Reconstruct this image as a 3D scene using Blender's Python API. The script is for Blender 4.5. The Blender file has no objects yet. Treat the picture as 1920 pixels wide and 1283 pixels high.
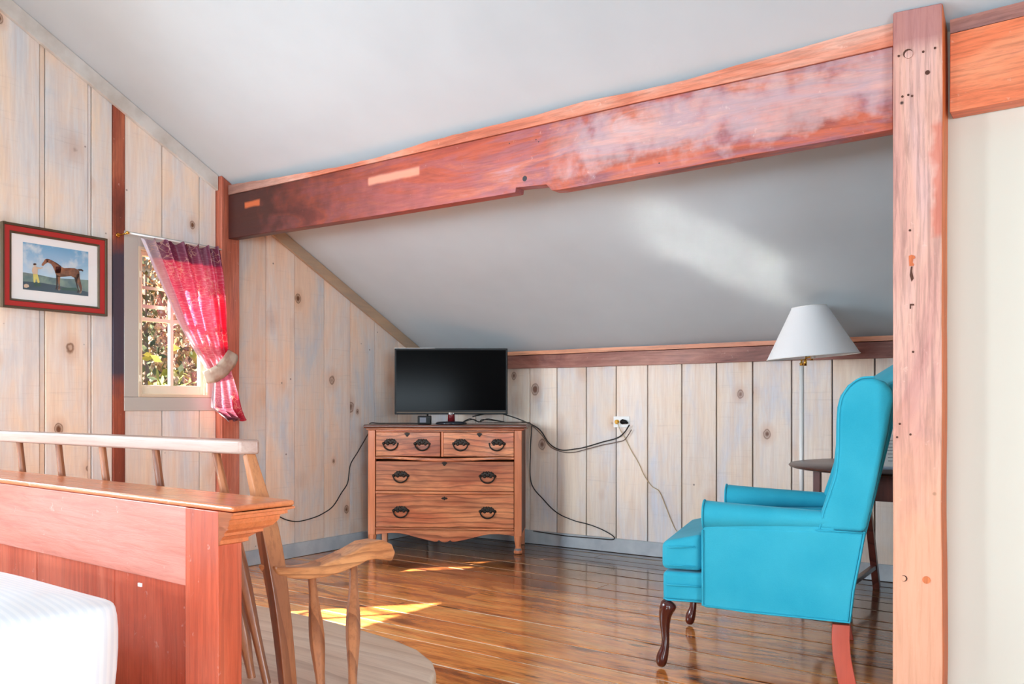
import bpy, bmesh, math, random
from math import sin, cos, pi, radians, sqrt
from mathutils import Vector, Matrix, Euler, noise
random.seed(7)
sc = bpy.context.scene
COL = sc.collection

# ---------------------------------------------------------------- camera, sky, sun, lights, exposure
F = 1602.0; YAW = radians(34.2); CH = 0.97; HV = 762.0
cam_d = bpy.data.cameras.new('camera'); cam = bpy.data.objects.new('camera', cam_d); COL.objects.link(cam)
cam.location = (0, 0, CH); cam.rotation_euler = (pi/2, 0, YAW)
cam_d.sensor_fit = 'HORIZONTAL'; cam_d.sensor_width = 36; cam_d.lens = 36*F/1920
cam_d.shift_y = (HV-641.5)/1920; cam_d.clip_start = 0.02; cam_d.clip_end = 300
sc.camera = cam
vs = sc.view_settings
sc.display_settings.display_device = 'sRGB'
vs.view_transform = 'Standard'; vs.look = 'None'; vs.gamma = 1; vs.use_curve_mapping = False
vs.exposure = 0.02
sc.cycles.max_bounces = 10; sc.cycles.diffuse_bounces = 5; sc.cycles.glossy_bounces = 4
sc.cycles.transparent_max_bounces = 12; sc.cycles.sample_clamp_indirect = 0; sc.cycles.blur_glossy = 0.2

world = bpy.data.worlds.new('sky'); sc.world = world; world.use_nodes = True
wn = world.node_tree.nodes; wl = world.node_tree.links
bg = wn['Background']; sky = wn.new('ShaderNodeTexSky'); sky.sky_type = 'NISHITA'
SUN_EL = radians(38.5); SUN_DIR = Vector((.666*cos(SUN_EL), .746*cos(SUN_EL), -sin(SUN_EL)))   # direction the light travels
sky.sun_disc = False; sky.sun_elevation = SUN_EL; sky.sun_rotation = math.atan2(-.666, -.746)
wl.new(sky.outputs[0], bg.inputs[0]); bg.inputs[1].default_value = 0.45

def light(name, kind, loc, aim, energy, color=(1,1,1), size=1, sy=None, spread=None):
    d = bpy.data.lights.new(name, kind); d.energy = energy; d.color = color
    if kind == 'AREA':
        d.shape = 'RECTANGLE'; d.size = size; d.size_y = sy or size
        if spread: d.spread = spread
    o = bpy.data.objects.new(name, d); COL.objects.link(o); o.location = loc
    v = Vector(aim)-Vector(loc) if kind != 'SUN' else Vector(aim)
    o.rotation_euler = v.to_track_quat('-Z', 'Y').to_euler(); return o
s = light('sun', 'SUN', (-10,-10,10), SUN_DIR, 44, (1.0,.95,.86)); s.data.angle = radians(.6)
# daylight of the window left of the frame; other area lights are added fill
DAY_FILL = (.74,.895,1.0)
light('window_daylight', 'AREA', (-4.10,1.2,1.45), (-1.8,3.2,.4), 32, DAY_FILL, .75, 1.1, radians(140))
light('fill_light_left', 'AREA', (-4.05,-0.42,1.45), (-1.2,2.2,.3), 46, DAY_FILL, .5, .8, radians(140))  # added fill at the unseen third window
light('fill_light_rear', 'AREA', (-1.2,-2.3,1.35), (-1.9,3.5,.95), 118, DAY_FILL, 3.0, 1.2, radians(125))  # added fill behind the camera, no window there
light('fill_light_right', 'AREA', (2.3,-0.9,1.4), (-3.6,2.4,1.3), 100, DAY_FILL, 1.4, 1.2, radians(140))  # added fill right of the camera, no window there

# ---------------------------------------------------------------- projection helpers (where a pixel's ray meets a real plane)
DV = Vector((-sin(YAW), cos(YAW), 0)); RV = Vector((cos(YAW), sin(YAW), 0))
CP = Vector((0, 0, CH))
def ray(u, v): return DV + RV*((u-960)/F) + Vector((0,0,(HV-v)/F))
def pX(u, v, X): r = ray(u,v); return CP + r*(X/r.x)
def pY(u, v, Y): r = ray(u,v); return CP + r*(Y/r.y)
def pZ(u, v, Z): r = ray(u,v); return CP + r*((Z-CH)/r.z)
def pT(u, v, t): return CP + ray(u,v)*t
def pN(u, v, P, N): r = ray(u,v); return CP + r*((P-CP).dot(N)/r.dot(N))

# ---------------------------------------------------------------- mesh helpers
class MB:
    def __init__(s): s.bm = bmesh.new()
    def v(s, p): return s.bm.verts.new(p)
    def face(s, pts, mi=0, smooth=False):
        f = s.bm.faces.new([s.v(p) for p in pts]); f.material_index = mi; f.smooth = smooth; return f
    def box(s, a, b, mi=0, M=None):
        x0,y0,z0 = a; x1,y1,z1 = b
        c = [Vector(p) for p in ((x0,y0,z0),(x1,y0,z0),(x1,y1,z0),(x0,y1,z0),(x0,y0,z1),(x1,y0,z1),(x1,y1,z1),(x0,y1,z1))]
        if M: c = [M @ p for p in c]
        vv = [s.v(p) for p in c]
        for f in ((0,3,2,1),(4,5,6,7),(0,1,5,4),(1,2,6,5),(2,3,7,6),(3,0,4,7)):
            q = s.bm.faces.new([vv[i] for i in f]); q.material_index = mi
        return s
    def prism(s, pts, vec, mi=0):              # polygon extruded along vec
        vec = Vector(vec); a = [s.v(p) for p in pts]; b = [s.v(Vector(p)+vec) for p in pts]; n = len(pts)
        fs = [s.bm.faces.new(a), s.bm.faces.new(b[::-1])]
        for i in range(n): fs.append(s.bm.faces.new((a[i], b[i], b[(i+1)%n], a[(i+1)%n])))
        for f in fs: f.material_index = mi
        return s
    def tube(s, pts, rad, sides=8, mi=0, smooth=True, cap=True, flat=1.0, twist=0.0, up=None):
        pts = [Vector(p) for p in pts]; n = len(pts)
        if not hasattr(rad, '__len__'): rad = [rad]*n
        rings = []; N = None
        for i,p in enumerate(pts):
            T = (pts[min(i+1,n-1)]-pts[max(i-1,0)]).normalized()
            if N is None:
                h = Vector(up) if up else (Vector((0,0,1)) if abs(T.z) < .9 else Vector((0,1,0)))
                N = (h - T*h.dot(T)).normalized()
            else: N = (N - T*N.dot(T)).normalized()
            B = T.cross(N)
            rings.append([s.v(p + N*(cos(twist+2*pi*k/sides)*rad[i]) + B*(sin(twist+2*pi*k/sides)*rad[i]*flat)) for k in range(sides)])
        for i in range(n-1):
            for k in range(sides):
                f = s.bm.faces.new((rings[i][k], rings[i][(k+1)%sides], rings[i+1][(k+1)%sides], rings[i+1][k])); f.smooth = smooth; f.material_index = mi
        if cap:
            for q in (rings[0][::-1], rings[-1]):
                f = s.bm.faces.new(q); f.material_index = mi
        return s
    def lathe(s, prof, c=(0,0,0), sides=24, mi=0, M=None, smooth=True, closed_ends=True):
        c = Vector(c); rings = []
        for r,z in prof:
            ring = []
            for k in range(sides):
                p = Vector((r*cos(2*pi*k/sides), r*sin(2*pi*k/sides), z))
                if M: p = M @ p
                ring.append(s.v(p+c))
            rings.append(ring)
        for i in range(len(rings)-1):
            for k in range(sides):
                f = s.bm.faces.new((rings[i][k], rings[i][(k+1)%sides], rings[i+1][(k+1)%sides], rings[i+1][k])); f.smooth = smooth; f.material_index = mi
        if closed_ends:
            for q in (rings[0][::-1], rings[-1]):
                f = s.bm.faces.new(q); f.material_index = mi
        return s
    def ball(s, c, r, mi=0, seg=10, sc3=(1,1,1)):
        M = Matrix.Translation(c) @ Matrix.Diagonal((r*sc3[0], r*sc3[1], r*sc3[2], 1))
        k = bmesh.ops.create_uvsphere(s.bm, u_segments=seg, v_segments=max(4,seg*2//3), radius=1, matrix=M)
        for v in k['verts']:
            for f in v.link_faces: f.smooth = True; f.material_index = mi
        return s
    def grid(s, fn, nu, nv, mi=0, smooth=True, uv=True):
        V = [[s.v(fn(i/nu, j/nv)) for j in range(nv+1)] for i in range(nu+1)]
        L = s.bm.loops.layers.uv.verify() if uv else None
        for i in range(nu):
            for j in range(nv):
                f = s.bm.faces.new((V[i][j], V[i+1][j], V[i+1][j+1], V[i][j+1])); f.smooth = smooth; f.material_index = mi
                if L:
                    for lp,(a,b) in zip(f.loops, ((i,j),(i+1,j),(i+1,j+1),(i,j+1))): lp[L].uv = (a/nu, b/nv)
        return s
    def build(s, name, mat=None, parent=None, bevel=0, seg=2, sub=0, solid=0, smooth=None, jitter=0, loc=None, recalc=True):
        if recalc: bmesh.ops.recalc_face_normals(s.bm, faces=s.bm.faces)
        if jitter:
            for v in s.bm.verts:
                n = noise.noise_vector(v.co*3.1)*jitter + noise.noise_vector(v.co*11)*(jitter*.4); v.co += n
        me = bpy.data.meshes.new(name)
        if smooth is not None:
            for f in s.bm.faces: f.smooth = smooth
        s.bm.to_mesh(me); s.bm.free()
        o = bpy.data.objects.new(name, me); COL.objects.link(o)
        for m in (mat if isinstance(mat,(list,tuple)) else [mat] if mat else []): me.materials.append(m)
        if parent: o.parent = parent
        if loc: o.location = loc
        if solid:
            m = o.modifiers.new('solid','SOLIDIFY'); m.thickness = solid; m.offset = 0
        if bevel:
            m = o.modifiers.new('bevel','BEVEL'); m.width = bevel; m.segments = seg; m.limit_method = 'ANGLE'; m.angle_limit = radians(28)
            m.harden_normals = False
            for p in me.polygons: p.use_smooth = True
            w = o.modifiers.new('wn','WEIGHTED_NORMAL'); w.keep_sharp = True
        if sub:
            m = o.modifiers.new('sub','SUBSURF'); m.levels = sub; m.render_levels = sub
            for p in me.polygons: p.use_smooth = True
        return o

def empty(name, label=None, cat=None, loc=(0,0,0), rz=0, group=None, kind=None):
    o = bpy.data.objects.new(name, None); COL.objects.link(o); o.location = loc; o.rotation_euler = (0,0,rz)
    return tag(o, label, cat, group, kind)
def tag(o, label=None, cat=None, group=None, kind=None):
    if label: o['label'] = label
    if cat: o['category'] = cat
    if group: o['group'] = group
    if kind: o['kind'] = kind
    return o
def subdiv_box(mb, a, b, nx=1, ny=1, nz=1, mi=0):
    """box with subdivided sides, so that jitter can make it hand hewn"""
    k = bmesh.ops.create_cube(mb.bm, size=1)
    M = Matrix.Translation([(a[i]+b[i])/2 for i in range(3)]) @ Matrix.Diagonal([b[i]-a[i] for i in range(3)]+[1])
    bmesh.ops.transform(mb.bm, matrix=M, verts=k['verts'])
    for ax,n in ((0,nx),(1,ny),(2,nz)):
        for i in range(1,n):
            pos = a[ax]+(b[ax]-a[ax])*i/n; no = [0,0,0]; no[ax] = 1; co = [0,0,0]; co[ax] = pos
            geom = mb.bm.verts[:]+mb.bm.edges[:]+mb.bm.faces[:]
            bmesh.ops.bisect_plane(mb.bm, geom=geom, plane_co=co, plane_no=no)
    return mb

# ---------------------------------------------------------------- materials
def srgb(r, g, b):
    f = lambda c: ((c/255+.055)/1.055)**2.4 if c/255 > .04045 else c/255/12.92
    return (f(r), f(g), f(b), 1)
class NT:
    def __init__(s, name):
        s.m = bpy.data.materials.new(name); s.m.use_nodes = True; s.t = s.m.node_tree; s.n = s.t.nodes; s.l = s.t.links
        s.b = s.n['Principled BSDF']; s.out = s.n['Material Output']
    def node(s, k, **p):
        o = s.n.new(k)
        for a,b in p.items(): setattr(o, a, b)
        return o
    def coords(s, scale=(1,1,1), rnd=True, rot=(0,0,0)):
        tc = s.node('ShaderNodeTexCoord'); mp = s.node('ShaderNodeMapping'); mp.inputs['Scale'].default_value = scale; mp.inputs['Rotation'].default_value = rot
        src = tc.outputs['Object']
        if rnd:
            oi = s.node('ShaderNodeObjectInfo'); ml = s.node('ShaderNodeMath', operation='MULTIPLY'); ml.inputs[1].default_value = 37.0
            s.l.new(oi.outputs['Random'], ml.inputs[0]); va = s.node('ShaderNodeVectorMath', operation='ADD')
            s.l.new(src, va.inputs[0]); s.l.new(ml.outputs[0], va.inputs[1]); src = va.outputs[0]
        s.l.new(src, mp.inputs[0]); return mp.outputs[0]
    def noise(s, vec, scale, detail=4, rough=.55, dist=0):
        o = s.node('ShaderNodeTexNoise'); o.inputs['Scale'].default_value = scale; o.inputs['Detail'].default_value = detail
        o.inputs['Roughness'].default_value = rough; o.inputs['Distortion'].default_value = dist
        s.l.new(vec, o.inputs['Vector']); return o.outputs['Fac']
    def ramp(s, fac, stops, interp='LINEAR'):
        o = s.node('ShaderNodeValToRGB'); o.color_ramp.interpolation = interp
        e = o.color_ramp.elements
        while len(e) < len(stops): e.new(.5)
        for i,(p,c) in enumerate(stops):
            e[i].position = p; e[i].color = c if hasattr(c,'__len__') else (c,c,c,1)
        s.l.new(fac, o.inputs[0]); return o.outputs[0]
    def mix(s, fac, a, b, mode='MIX'):
        o = s.node('ShaderNodeMix', data_type='RGBA', blend_type=mode)
        for sock, val in ((o.inputs[0],fac),(o.inputs[6],a),(o.inputs[7],b)):
            if isinstance(val,(int,float)): sock.default_value = val
            elif isinstance(val,(tuple,list)): sock.default_value = val
            else: s.l.new(val, sock)
        return o.outputs[2]
    def math(s, op, a, b=None, c=None, clamp=False):
        o = s.node('ShaderNodeMath', operation=op, use_clamp=clamp)
        for i,x in enumerate((a,b,c)):
            if x is None: continue
            if isinstance(x,(int,float)): o.inputs[i].default_value = x
            else: s.l.new(x, o.inputs[i])
        return o.outputs[0]
    def bump(s, h, strength=.3, dist=.01):
        o = s.node('ShaderNodeBump'); o.inputs['Strength'].default_value = strength; o.inputs['Distance'].default_value = dist
        s.l.new(h, o.inputs['Height']); s.l.new(o.outputs[0], s.b.inputs['Normal']); return o
    def base(s, c):
        if isinstance(c,(tuple,list)): s.b.inputs['Base Color'].default_value = c
        else: s.l.new(c, s.b.inputs['Base Color'])
    def set(s, **k):
        for a,b in k.items():
            sock = s.b.inputs[a.replace('_',' ')]
            if isinstance(b,(int,float,tuple,list)): sock.default_value = b
            else: s.l.new(b, sock)
        return s
    def boxmask(s, axes, lo, hi, soft=.01, wob=.01, wscale=12):
        """1 inside a rectangle of object space (a stain, scraped patch or painted shade with a place of its own)"""
        tc = s.node('ShaderNodeTexCoord'); sp = s.node('ShaderNodeSeparateXYZ'); s.l.new(tc.outputs['Object'], sp.inputs[0])
        nz = s.noise(tc.outputs['Object'], wscale, 3); w = s.math('MULTIPLY', s.math('SUBTRACT', nz, .5), wob*2)
        r = None
        for i,ax in enumerate(axes):
            x = s.math('ADD', sp.outputs[ax], w)
            a = s.math('DIVIDE', s.math('SUBTRACT', x, lo[i]), soft, clamp=True)
            b = s.math('DIVIDE', s.math('SUBTRACT', hi[i], x), soft, clamp=True)
            m = s.math('MULTIPLY', a, b); r = m if r is None else s.math('MULTIPLY', r, m)
        return r

def plain(name, c, rough=.5, metal=0, spec=.5, **k):
    n = NT(name); n.base(c); n.set(Roughness=rough, Metallic=metal); n.b.inputs['Specular IOR Level'].default_value = spec
    for a,b in k.items(): n.set(**{a:b})
    return n.m

def pine(name, warm, cool, tint, axis=2, knots=True, rough=.6, cell=1.7, knotcol=(105,62,35)):
    """whitewashed sawn pine: warm and cool wash, fine grain, knots with a ring, small nail marks"""
    n = NT(name)
    sx = [9,9,9]; sx[axis] = .55; g = n.coords(tuple(sx)); c1 = n.coords((1,1,1))
    ss = [2.2,2.2,2.2]; ss[axis] = .9; c2 = n.coords(tuple(ss))
    wash = n.noise(c2, 1.6, 5, .6, .4)
    col = n.ramp(wash, ((.33,cool),(.47,tint),(.62,warm)))
    fine = n.noise(g, 9, 7, .7, .3); big = n.noise(g, 2.0, 3, .6, 1.2)
    col = n.mix(n.ramp(fine, ((.35,(.6,.6,.6,1)),(.62,(0,0,0,1)))), col, (.36,.26,.18,1), 'MIX') if False else col
    gr = n.math('MULTIPLY', n.ramp(fine, ((.38,1.0),(.60,0.0))), .13); col = n.mix(gr, col, srgb(158,118,96))
    gr2 = n.math('MULTIPLY', n.ramp(big, ((.40,.55),(.52,0.0))), .30); col = n.mix(gr2, col, srgb(208,166,134))
    # saw marks across the grain
    st = [1.2,1.2,1.2]; st[axis] = 26; sm = n.noise(n.coords(tuple(st)), 3, 3, .6)
    col = n.mix(n.math('MULTIPLY', n.ramp(sm, ((.60,0.0),(.72,1.0))), .10), col, srgb(120,105,100))
    h = fine
    if knots:
        ks = [4.6,4.6,4.6]; ks[axis] = 3.3
        kc = n.coords(tuple(ks)); wv = n.node('ShaderNodeTexVoronoi', voronoi_dimensions='3D', feature='F1')
        wv.inputs['Scale'].default_value = 1.0; n.l.new(kc, wv.inputs['Vector'])
        ksep = n.node('ShaderNodeSeparateColor'); n.l.new(wv.outputs['Color'], ksep.inputs[0]); dd_ = n.math('DIVIDE', wv.outputs['Distance'], n.math('MULTIPLY_ADD', ksep.outputs[1], 1.0, .55)); d = n.math('ADD', dd_, n.math('MULTIPLY', n.math('SUBTRACT', n.noise(c1, 22, 2), .5), .05))
        sel = n.ramp(wv.outputs['Color'], ((.16,0.0),(.20,1.0))); core = n.math('MULTIPLY', sel, n.ramp(d, ((.035,1.0),(.070,.3),(.080,.9),(.100,0.0))))
        halo = n.math('MULTIPLY', sel, n.ramp(d, ((.09,1.0),(.24,0.0))))
        col = n.mix(n.math('MULTIPLY', halo, .34), col, srgb(196,140,92))
        col = n.mix(n.math('MULTIPLY', core, .95), col, srgb(*knotcol))
    wv2 = n.node('ShaderNodeTexVoronoi'); wv2.inputs['Scale'].default_value = 5.5; n.l.new(c1, wv2.inputs['Vector'])
    dot = n.ramp(wv2.outputs['Distance'], ((.022,1.0),(.040,0.0)))
    col = n.mix(n.math('MULTIPLY', dot, .7), col, srgb(90,60,50))
    oi = n.node('ShaderNodeObjectInfo')
    hs = n.node('ShaderNodeHueSaturation'); n.l.new(col, hs.inputs['Color'])
    n.l.new(n.math('ADD', n.math('MULTIPLY', oi.outputs['Random'], .14), 1.0), hs.inputs['Value'])
    n.base(hs.outputs[0]); n.set(Roughness=rough); n.b.inputs['Specular IOR Level'].default_value = .25
    n.bump(h, .25, .002); return n.m

def timber(name, stops, axis=0, rough=.42, stains=(), sat=1.0, grain=.35, holes=True, spec=.5, scale=1.0):
    """old stained timber: blotches of several colours, long grain, checks and nail holes"""
    n = NT(name)
    a = [2.6*scale]*3; a[axis] = .55*scale; v1 = n.coords(tuple(a)); b = [16]*3; b[axis] = .8; v2 = n.coords(tuple(b)); v3 = n.coords((1,1,1))
    blot = n.noise(v1, 1.5, 6, .62, .9)
    col = n.ramp(blot, stops)
    fine = n.noise(v2, 5, 6, .7, .5)
    col = n.mix(n.math('MULTIPLY', n.ramp(fine, ((.36,1.0),(.56,0.0))), grain), col, srgb(70,24,16))
    fl = n.noise(v3, 34, 3, .7); col = n.mix(n.math('MULTIPLY', n.ramp(fl, ((.66,0.0),(.74,1.0))), .28), col, srgb(240,205,190))
    if holes:
        w = n.node('ShaderNodeTexVoronoi'); w.inputs['Scale'].default_value = 4.2; n.l.new(v3, w.inputs['Vector'])
        col = n.mix(n.ramp(w.outputs['Distance'], ((.022,1.0),(.036,0.0))), col, srgb(45,18,12))
    for (axes, lo, hi, c, amt, soft, wob) in stains:
        col = n.mix(n.math('MULTIPLY', n.boxmask(axes, lo, hi, soft, wob), amt), col, c)
    n.base(col); n.set(Roughness=rough); n.b.inputs['Specular IOR Level'].default_value = spec
    n.bump(fine, .35, .002); return n.m

def oak(name, c1, c2, dark, axis=0, rough=.4, coat=.0, ring=1.0, amt=.6, wscale=1.0):
    """oak or fruitwood: cathedral grain from a distorted ring wave plus pores"""
    n = NT(name)
    a = [3.4*wscale]*3; a[axis] = .75*wscale; v = n.coords(tuple(a)); b = [30]*3; b[axis] = 1.6; vf = n.coords(tuple(b))
    w = n.node('ShaderNodeTexWave', wave_type='RINGS', wave_profile='SAW'); w.inputs['Scale'].default_value = 2.2*ring; w.inputs['Distortion'].default_value = 6.5
    w.inputs['Detail'].default_value = 2.5; w.inputs['Detail Scale'].default_value = .9; n.l.new(v, w.inputs['Vector'])
    col = n.ramp(n.noise(v, 1.3, 4, .6), ((.35,c1),(.65,c2)))
    col = n.mix(n.math('MULTIPLY', n.ramp(w.outputs['Fac'], ((.62,0.0),(.95,1.0))), amt), col, dark)
    pf = n.noise(vf, 4, 4, .7); col = n.mix(n.math('MULTIPLY', n.ramp(pf, ((.38,1.0),(.52,0.0))), amt*.55), col, dark)
    bl = n.noise(v, .9, 3, .6, .6); col = n.mix(n.math('MULTIPLY', n.ramp(bl, ((.36,1.0),(.54,0.0))), amt*.75), col, dark)
    n.base(col); n.set(Roughness=rough); n.b.inputs['Coat Weight'].default_value = coat; n.b.inputs['Coat Roughness'].default_value = .12
    n.bump(pf, .15, .001); return n.m

M = {}
M['pine_left'] = pine('whitewashed_pine_left', srgb(240,217,194), srgb(210,212,214), srgb(228,219,211))
M['pine_low'] = pine('whitewashed_pine_brown', srgb(244,212,186), srgb(206,210,214), srgb(232,217,205))
M['pine_back'] = pine('whitewashed_pine_pale', srgb(242,222,202), srgb(218,218,224), srgb(236,224,214), knotcol=(120,84,70))
M['gap'] = plain('dark_joint', srgb(84,48,34), .8)
M['gap_back'] = plain('grey_joint', srgb(66,62,66), .8)
M['grey_paint'] = plain('grey_painted_trim', srgb(196,192,188), .5)
n = NT('weathered_trim'); cc = n.coords((2,2,2)); n.base(n.ramp(n.noise(cc, 3, 4), ((.35,srgb(196,188,178)),(.65,srgb(220,216,210))))); n.set(Roughness=.55); M['slope_trim'] = n.m
M['brown_trim'] = pine('brown_trim', srgb(186,158,130), srgb(160,146,132), srgb(174,152,130), axis=1, knots=False)
n = NT('blue_grey_baseboard'); cc = n.coords((2,2,2)); n.base(n.ramp(n.noise(cc, 4, 4), ((.35,srgb(168,176,184)),(.65,srgb(190,196,200))))); n.set(Roughness=.45); M['baseboard'] = n.m
n = NT('ceiling_plaster'); cc = n.coords((1,1,1), rnd=False); nz = n.noise(cc, 2.2, 3); n.base(n.ramp(nz, ((.3,srgb(196,205,210)),(.7,srgb(202,211,216))))); n.set(Roughness=.85); n.b.inputs['Specular IOR Level'].default_value = .15; n.bump(nz, .4, .01); M['ceiling'] = n.m
n = NT('cream_wall'); cc = n.coords((1,1,1), rnd=False); nz = n.noise(cc, 3, 3); n.base(srgb(218,213,199)); n.set(Roughness=.6); n.bump(nz, .2, .004); M['cream'] = n.m
M['white_wall'] = plain('unseen_wall_paint', srgb(225,220,210), .8)
red_stops = ((.28,srgb(84,34,30)),(.40,srgb(134,58,44)),(.50,srgb(186,88,58)),(.60,srgb(172,104,92)),(.72,srgb(212,128,94)))
M['beam'] = timber('old_red_beam', ((.30,srgb(92,44,46)),(.38,srgb(150,76,70)),(.45,srgb(196,96,68)),(.52,srgb(164,100,108)),(.60,srgb(206,118,92)),(.70,srgb(196,160,168))), 0,
    rough=.42, scale=1.5, stains=(((0,), (-5,), (-1.9,), srgb(180,70,46), .45, .5, .3), ((0,2), (-2.4,1.9), (-1.6,2.1), srgb(206,150,160), .4, .2, .2),
    ((0,2), (-1.95,1.92), (-.3,2.19), srgb(230,222,226), .92, .22, .16), ((0,2), (-1.65,1.87), (-1.15,1.97), srgb(230,118,80), .7, .08, .08),
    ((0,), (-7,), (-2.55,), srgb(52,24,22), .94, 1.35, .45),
    ((0,2), (-3.02,2.075), (-2.66,2.125), srgb(238,160,132), .8, .012, .006), ((0,2), (-4.03,2.10), (-3.88,2.145), srgb(222,112,64), .8, .012, .008)))
M['beam_cap'] = timber('beam_cap_wood', ((.3,srgb(190,98,70)),(.43,srgb(222,134,104)),(.56,srgb(230,176,156)),(.70,srgb(206,158,150))), 0, rough=.5, stains=(((0,), (-6,), (-3.5,), srgb(70,28,22), .9, .9, .15),))
M['beam_right'] = timber('orange_beam', ((.3,srgb(206,96,56)),(.5,srgb(232,124,80)),(.65,srgb(238,146,104)),(.78,srgb(214,128,110))), 0, rough=.45)
M['beam_right_cap'] = timber('grey_brown_cap', ((.3,srgb(96,62,60)),(.5,srgb(150,104,98)),(.7,srgb(206,140,118))), 0)
post_stops = ((.28,srgb(176,112,104)),(.42,srgb(206,148,136)),(.55,srgb(224,172,154)),(.68,srgb(222,178,170)),(.8,srgb(236,196,174)))
M['post'] = timber('pink_brown_post', post_stops, 2, rough=.5, grain=.38, stains=(((2,), (2.10,), (2.6,), srgb(160,96,96), .7, .05, .02),
    ((2,), (-2,), (1.05,), srgb(246,176,132), .6, .5, .2), ((0,2), (-.43,1.50), (-.36,1.88), srgb(206,92,62), .6, .02, .04)))
M['post_side'] = timber('orange_post_edge', ((.3,srgb(196,92,40)),(.55,srgb(232,128,72)),(.75,srgb(240,166,120))), 2, rough=.55)
M['corner_post'] = timber('corner_post_wood', ((.3,srgb(150,74,54)),(.45,srgb(192,104,78)),(.6,srgb(208,128,104)),(.75,srgb(190,120,108))), 2, rough=.5)
M['stud'] = timber('red_stud_wood', ((.3,srgb(104,46,32)),(.5,srgb(156,74,50)),(.7,srgb(198,112,78))), 2, rough=.55, grain=.4,
    stains=(((2,), (1.02,), (1.86,), srgb(56,58,74), .93, .12, .10),))
M['plate'] = timber('brown_wall_plate', ((.3,srgb(120,66,56)),(.45,srgb(162,104,90)),(.6,srgb(186,132,116)),(.75,srgb(172,126,122))), 0, rough=.5, scale=1.4)
M['plate_cap'] = timber('orange_plate_cap', ((.3,srgb(206,120,80)),(.6,srgb(232,160,122))), 0, holes=False)

# floor boards: varnished, worn, dark patches
n = NT('varnished_floorboards'); v1 = n.coords((.9,4.5,1)); v2 = n.coords((1.6,26,1)); v3 = n.coords((1,1,1))
oi = n.node('ShaderNodeObjectInfo')
fac = n.math('ADD', n.math('MULTIPLY', n.noise(v1, 1.7, 6, .65, .8), .9), n.math('MULTIPLY', n.math('SUBTRACT', oi.outputs['Random'], .5), .10))
col = n.ramp(fac, ((.28,srgb(96,50,26)),(.37,srgb(186,104,50)),(.46,srgb(238,146,70)),(.60,srgb(248,176,98)),(.72,srgb(250,204,136))))
fine = n.noise(v2, 4, 6, .7, .4); col = n.mix(n.math('MULTIPLY', n.ramp(fine, ((.38,1.0),(.55,0.0))), .45), col, srgb(70,34,18))
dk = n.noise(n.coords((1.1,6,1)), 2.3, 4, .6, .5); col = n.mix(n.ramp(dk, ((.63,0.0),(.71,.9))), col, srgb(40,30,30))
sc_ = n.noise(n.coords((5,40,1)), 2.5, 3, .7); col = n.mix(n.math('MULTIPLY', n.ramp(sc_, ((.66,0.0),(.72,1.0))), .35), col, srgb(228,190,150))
far_shade = n.boxmask((1,), (3.55,), (9,), .9, .35, 1.3); col = n.mix(n.math('MULTIPLY', far_shade, .88), col, srgb(46,27,22))  # boards darken towards the knee wall: shade put into the colour
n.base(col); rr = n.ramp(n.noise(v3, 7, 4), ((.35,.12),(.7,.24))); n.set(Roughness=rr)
n.b.inputs['Specular IOR Level'].default_value = .28; n.b.inputs['Coat Weight'].default_value = .75; n.b.inputs['Coat IOR'].default_value = 1.48; n.b.inputs['Coat Roughness'].default_value = .10
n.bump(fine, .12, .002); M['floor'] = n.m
n = NT('joint_filler_with_glints'); fz = n.noise(n.coords((1.1,6,1), rnd=False), 2.6, 3); n.base(n.ramp(fz, ((.36,srgb(90,54,34)),(.44,srgb(246,222,196))))); n.set(Roughness=.6); M['glint_filler'] = n.m  # joint filling, paled because sun glints on board edges are painted in

M['oak'] = oak('golden_oak', srgb(196,104,64), srgb(230,150,100), srgb(92,40,22), 0, .36, .2, .8, .62, 2.0)
M['oak_v'] = oak('golden_oak_upright', srgb(214,124,78), srgb(232,146,98), srgb(150,72,40), 2, .36, .2, .8, .35)
M['oak_top'] = oak('dark_oak_top', srgb(96,48,30), srgb(120,66,42), srgb(52,24,16), 0, .3, .3)
M['oak_side'] = oak('oak_side', srgb(96,50,30), srgb(120,66,40), srgb(60,28,18), 2, .5)
M['black'] = plain('black_plastic', srgb(9,9,10), .4, spec=.25)
M['screen'] = plain('tv_screen', srgb(4,4,5), .14, spec=.06)
M['tv_base'] = plain('dark_blue_gloss', srgb(28,36,46), .12, spec=.8)
M['tv_neck'] = plain('red_tinted_clear_neck', srgb(110,24,30), .12, spec=.8)
M['silver'] = plain('silver_print', srgb(210,205,205), .3)
M['dark_brass'] = plain('aged_dark_brass', srgb(40,32,26), .42, .55)
M['brass'] = plain('polished_brass', srgb(226,178,88), .22, 1)
M['cable'] = plain('black_cable', srgb(34,30,28), .5)
M['cable_brown'] = plain('grey_brown_cable', srgb(104,84,72), .5)
M['cord'] = plain('beige_cord', srgb(206,180,140), .55)
M['outlet'] = plain('white_outlet_plastic', srgb(244,244,242), .35)
M['yellow'] = plain('yellow_plug', srgb(232,168,32), .4)
M['white_enamel'] = plain('white_enamel', srgb(238,238,236), .35)
n = NT('teal_fabric'); cc = n.coords((1,1,1), rnd=False); f1 = n.noise(cc, 260, 2); f2 = n.noise(cc, 5, 3)
c = n.ramp(f2, ((.3,srgb(30,154,180)),(.7,srgb(52,168,192)))); c = n.mix(n.math('MULTIPLY', f1, .10), c, srgb(120,214,226)); n.base(c); n.set(Roughness=.85)
n.b.inputs['Sheen Weight'].default_value = .12; n.b.inputs['Sheen Roughness'].default_value = .4; n.b.inputs['Specular IOR Level'].default_value = .2; n.bump(f1, .25, .0015); M['teal'] = n.m
M['teal_pipe'] = plain('teal_piping', srgb(36,164,190), .75)
M['dark_back'] = plain('teal_back_edge', srgb(18,110,124), .8)
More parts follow.
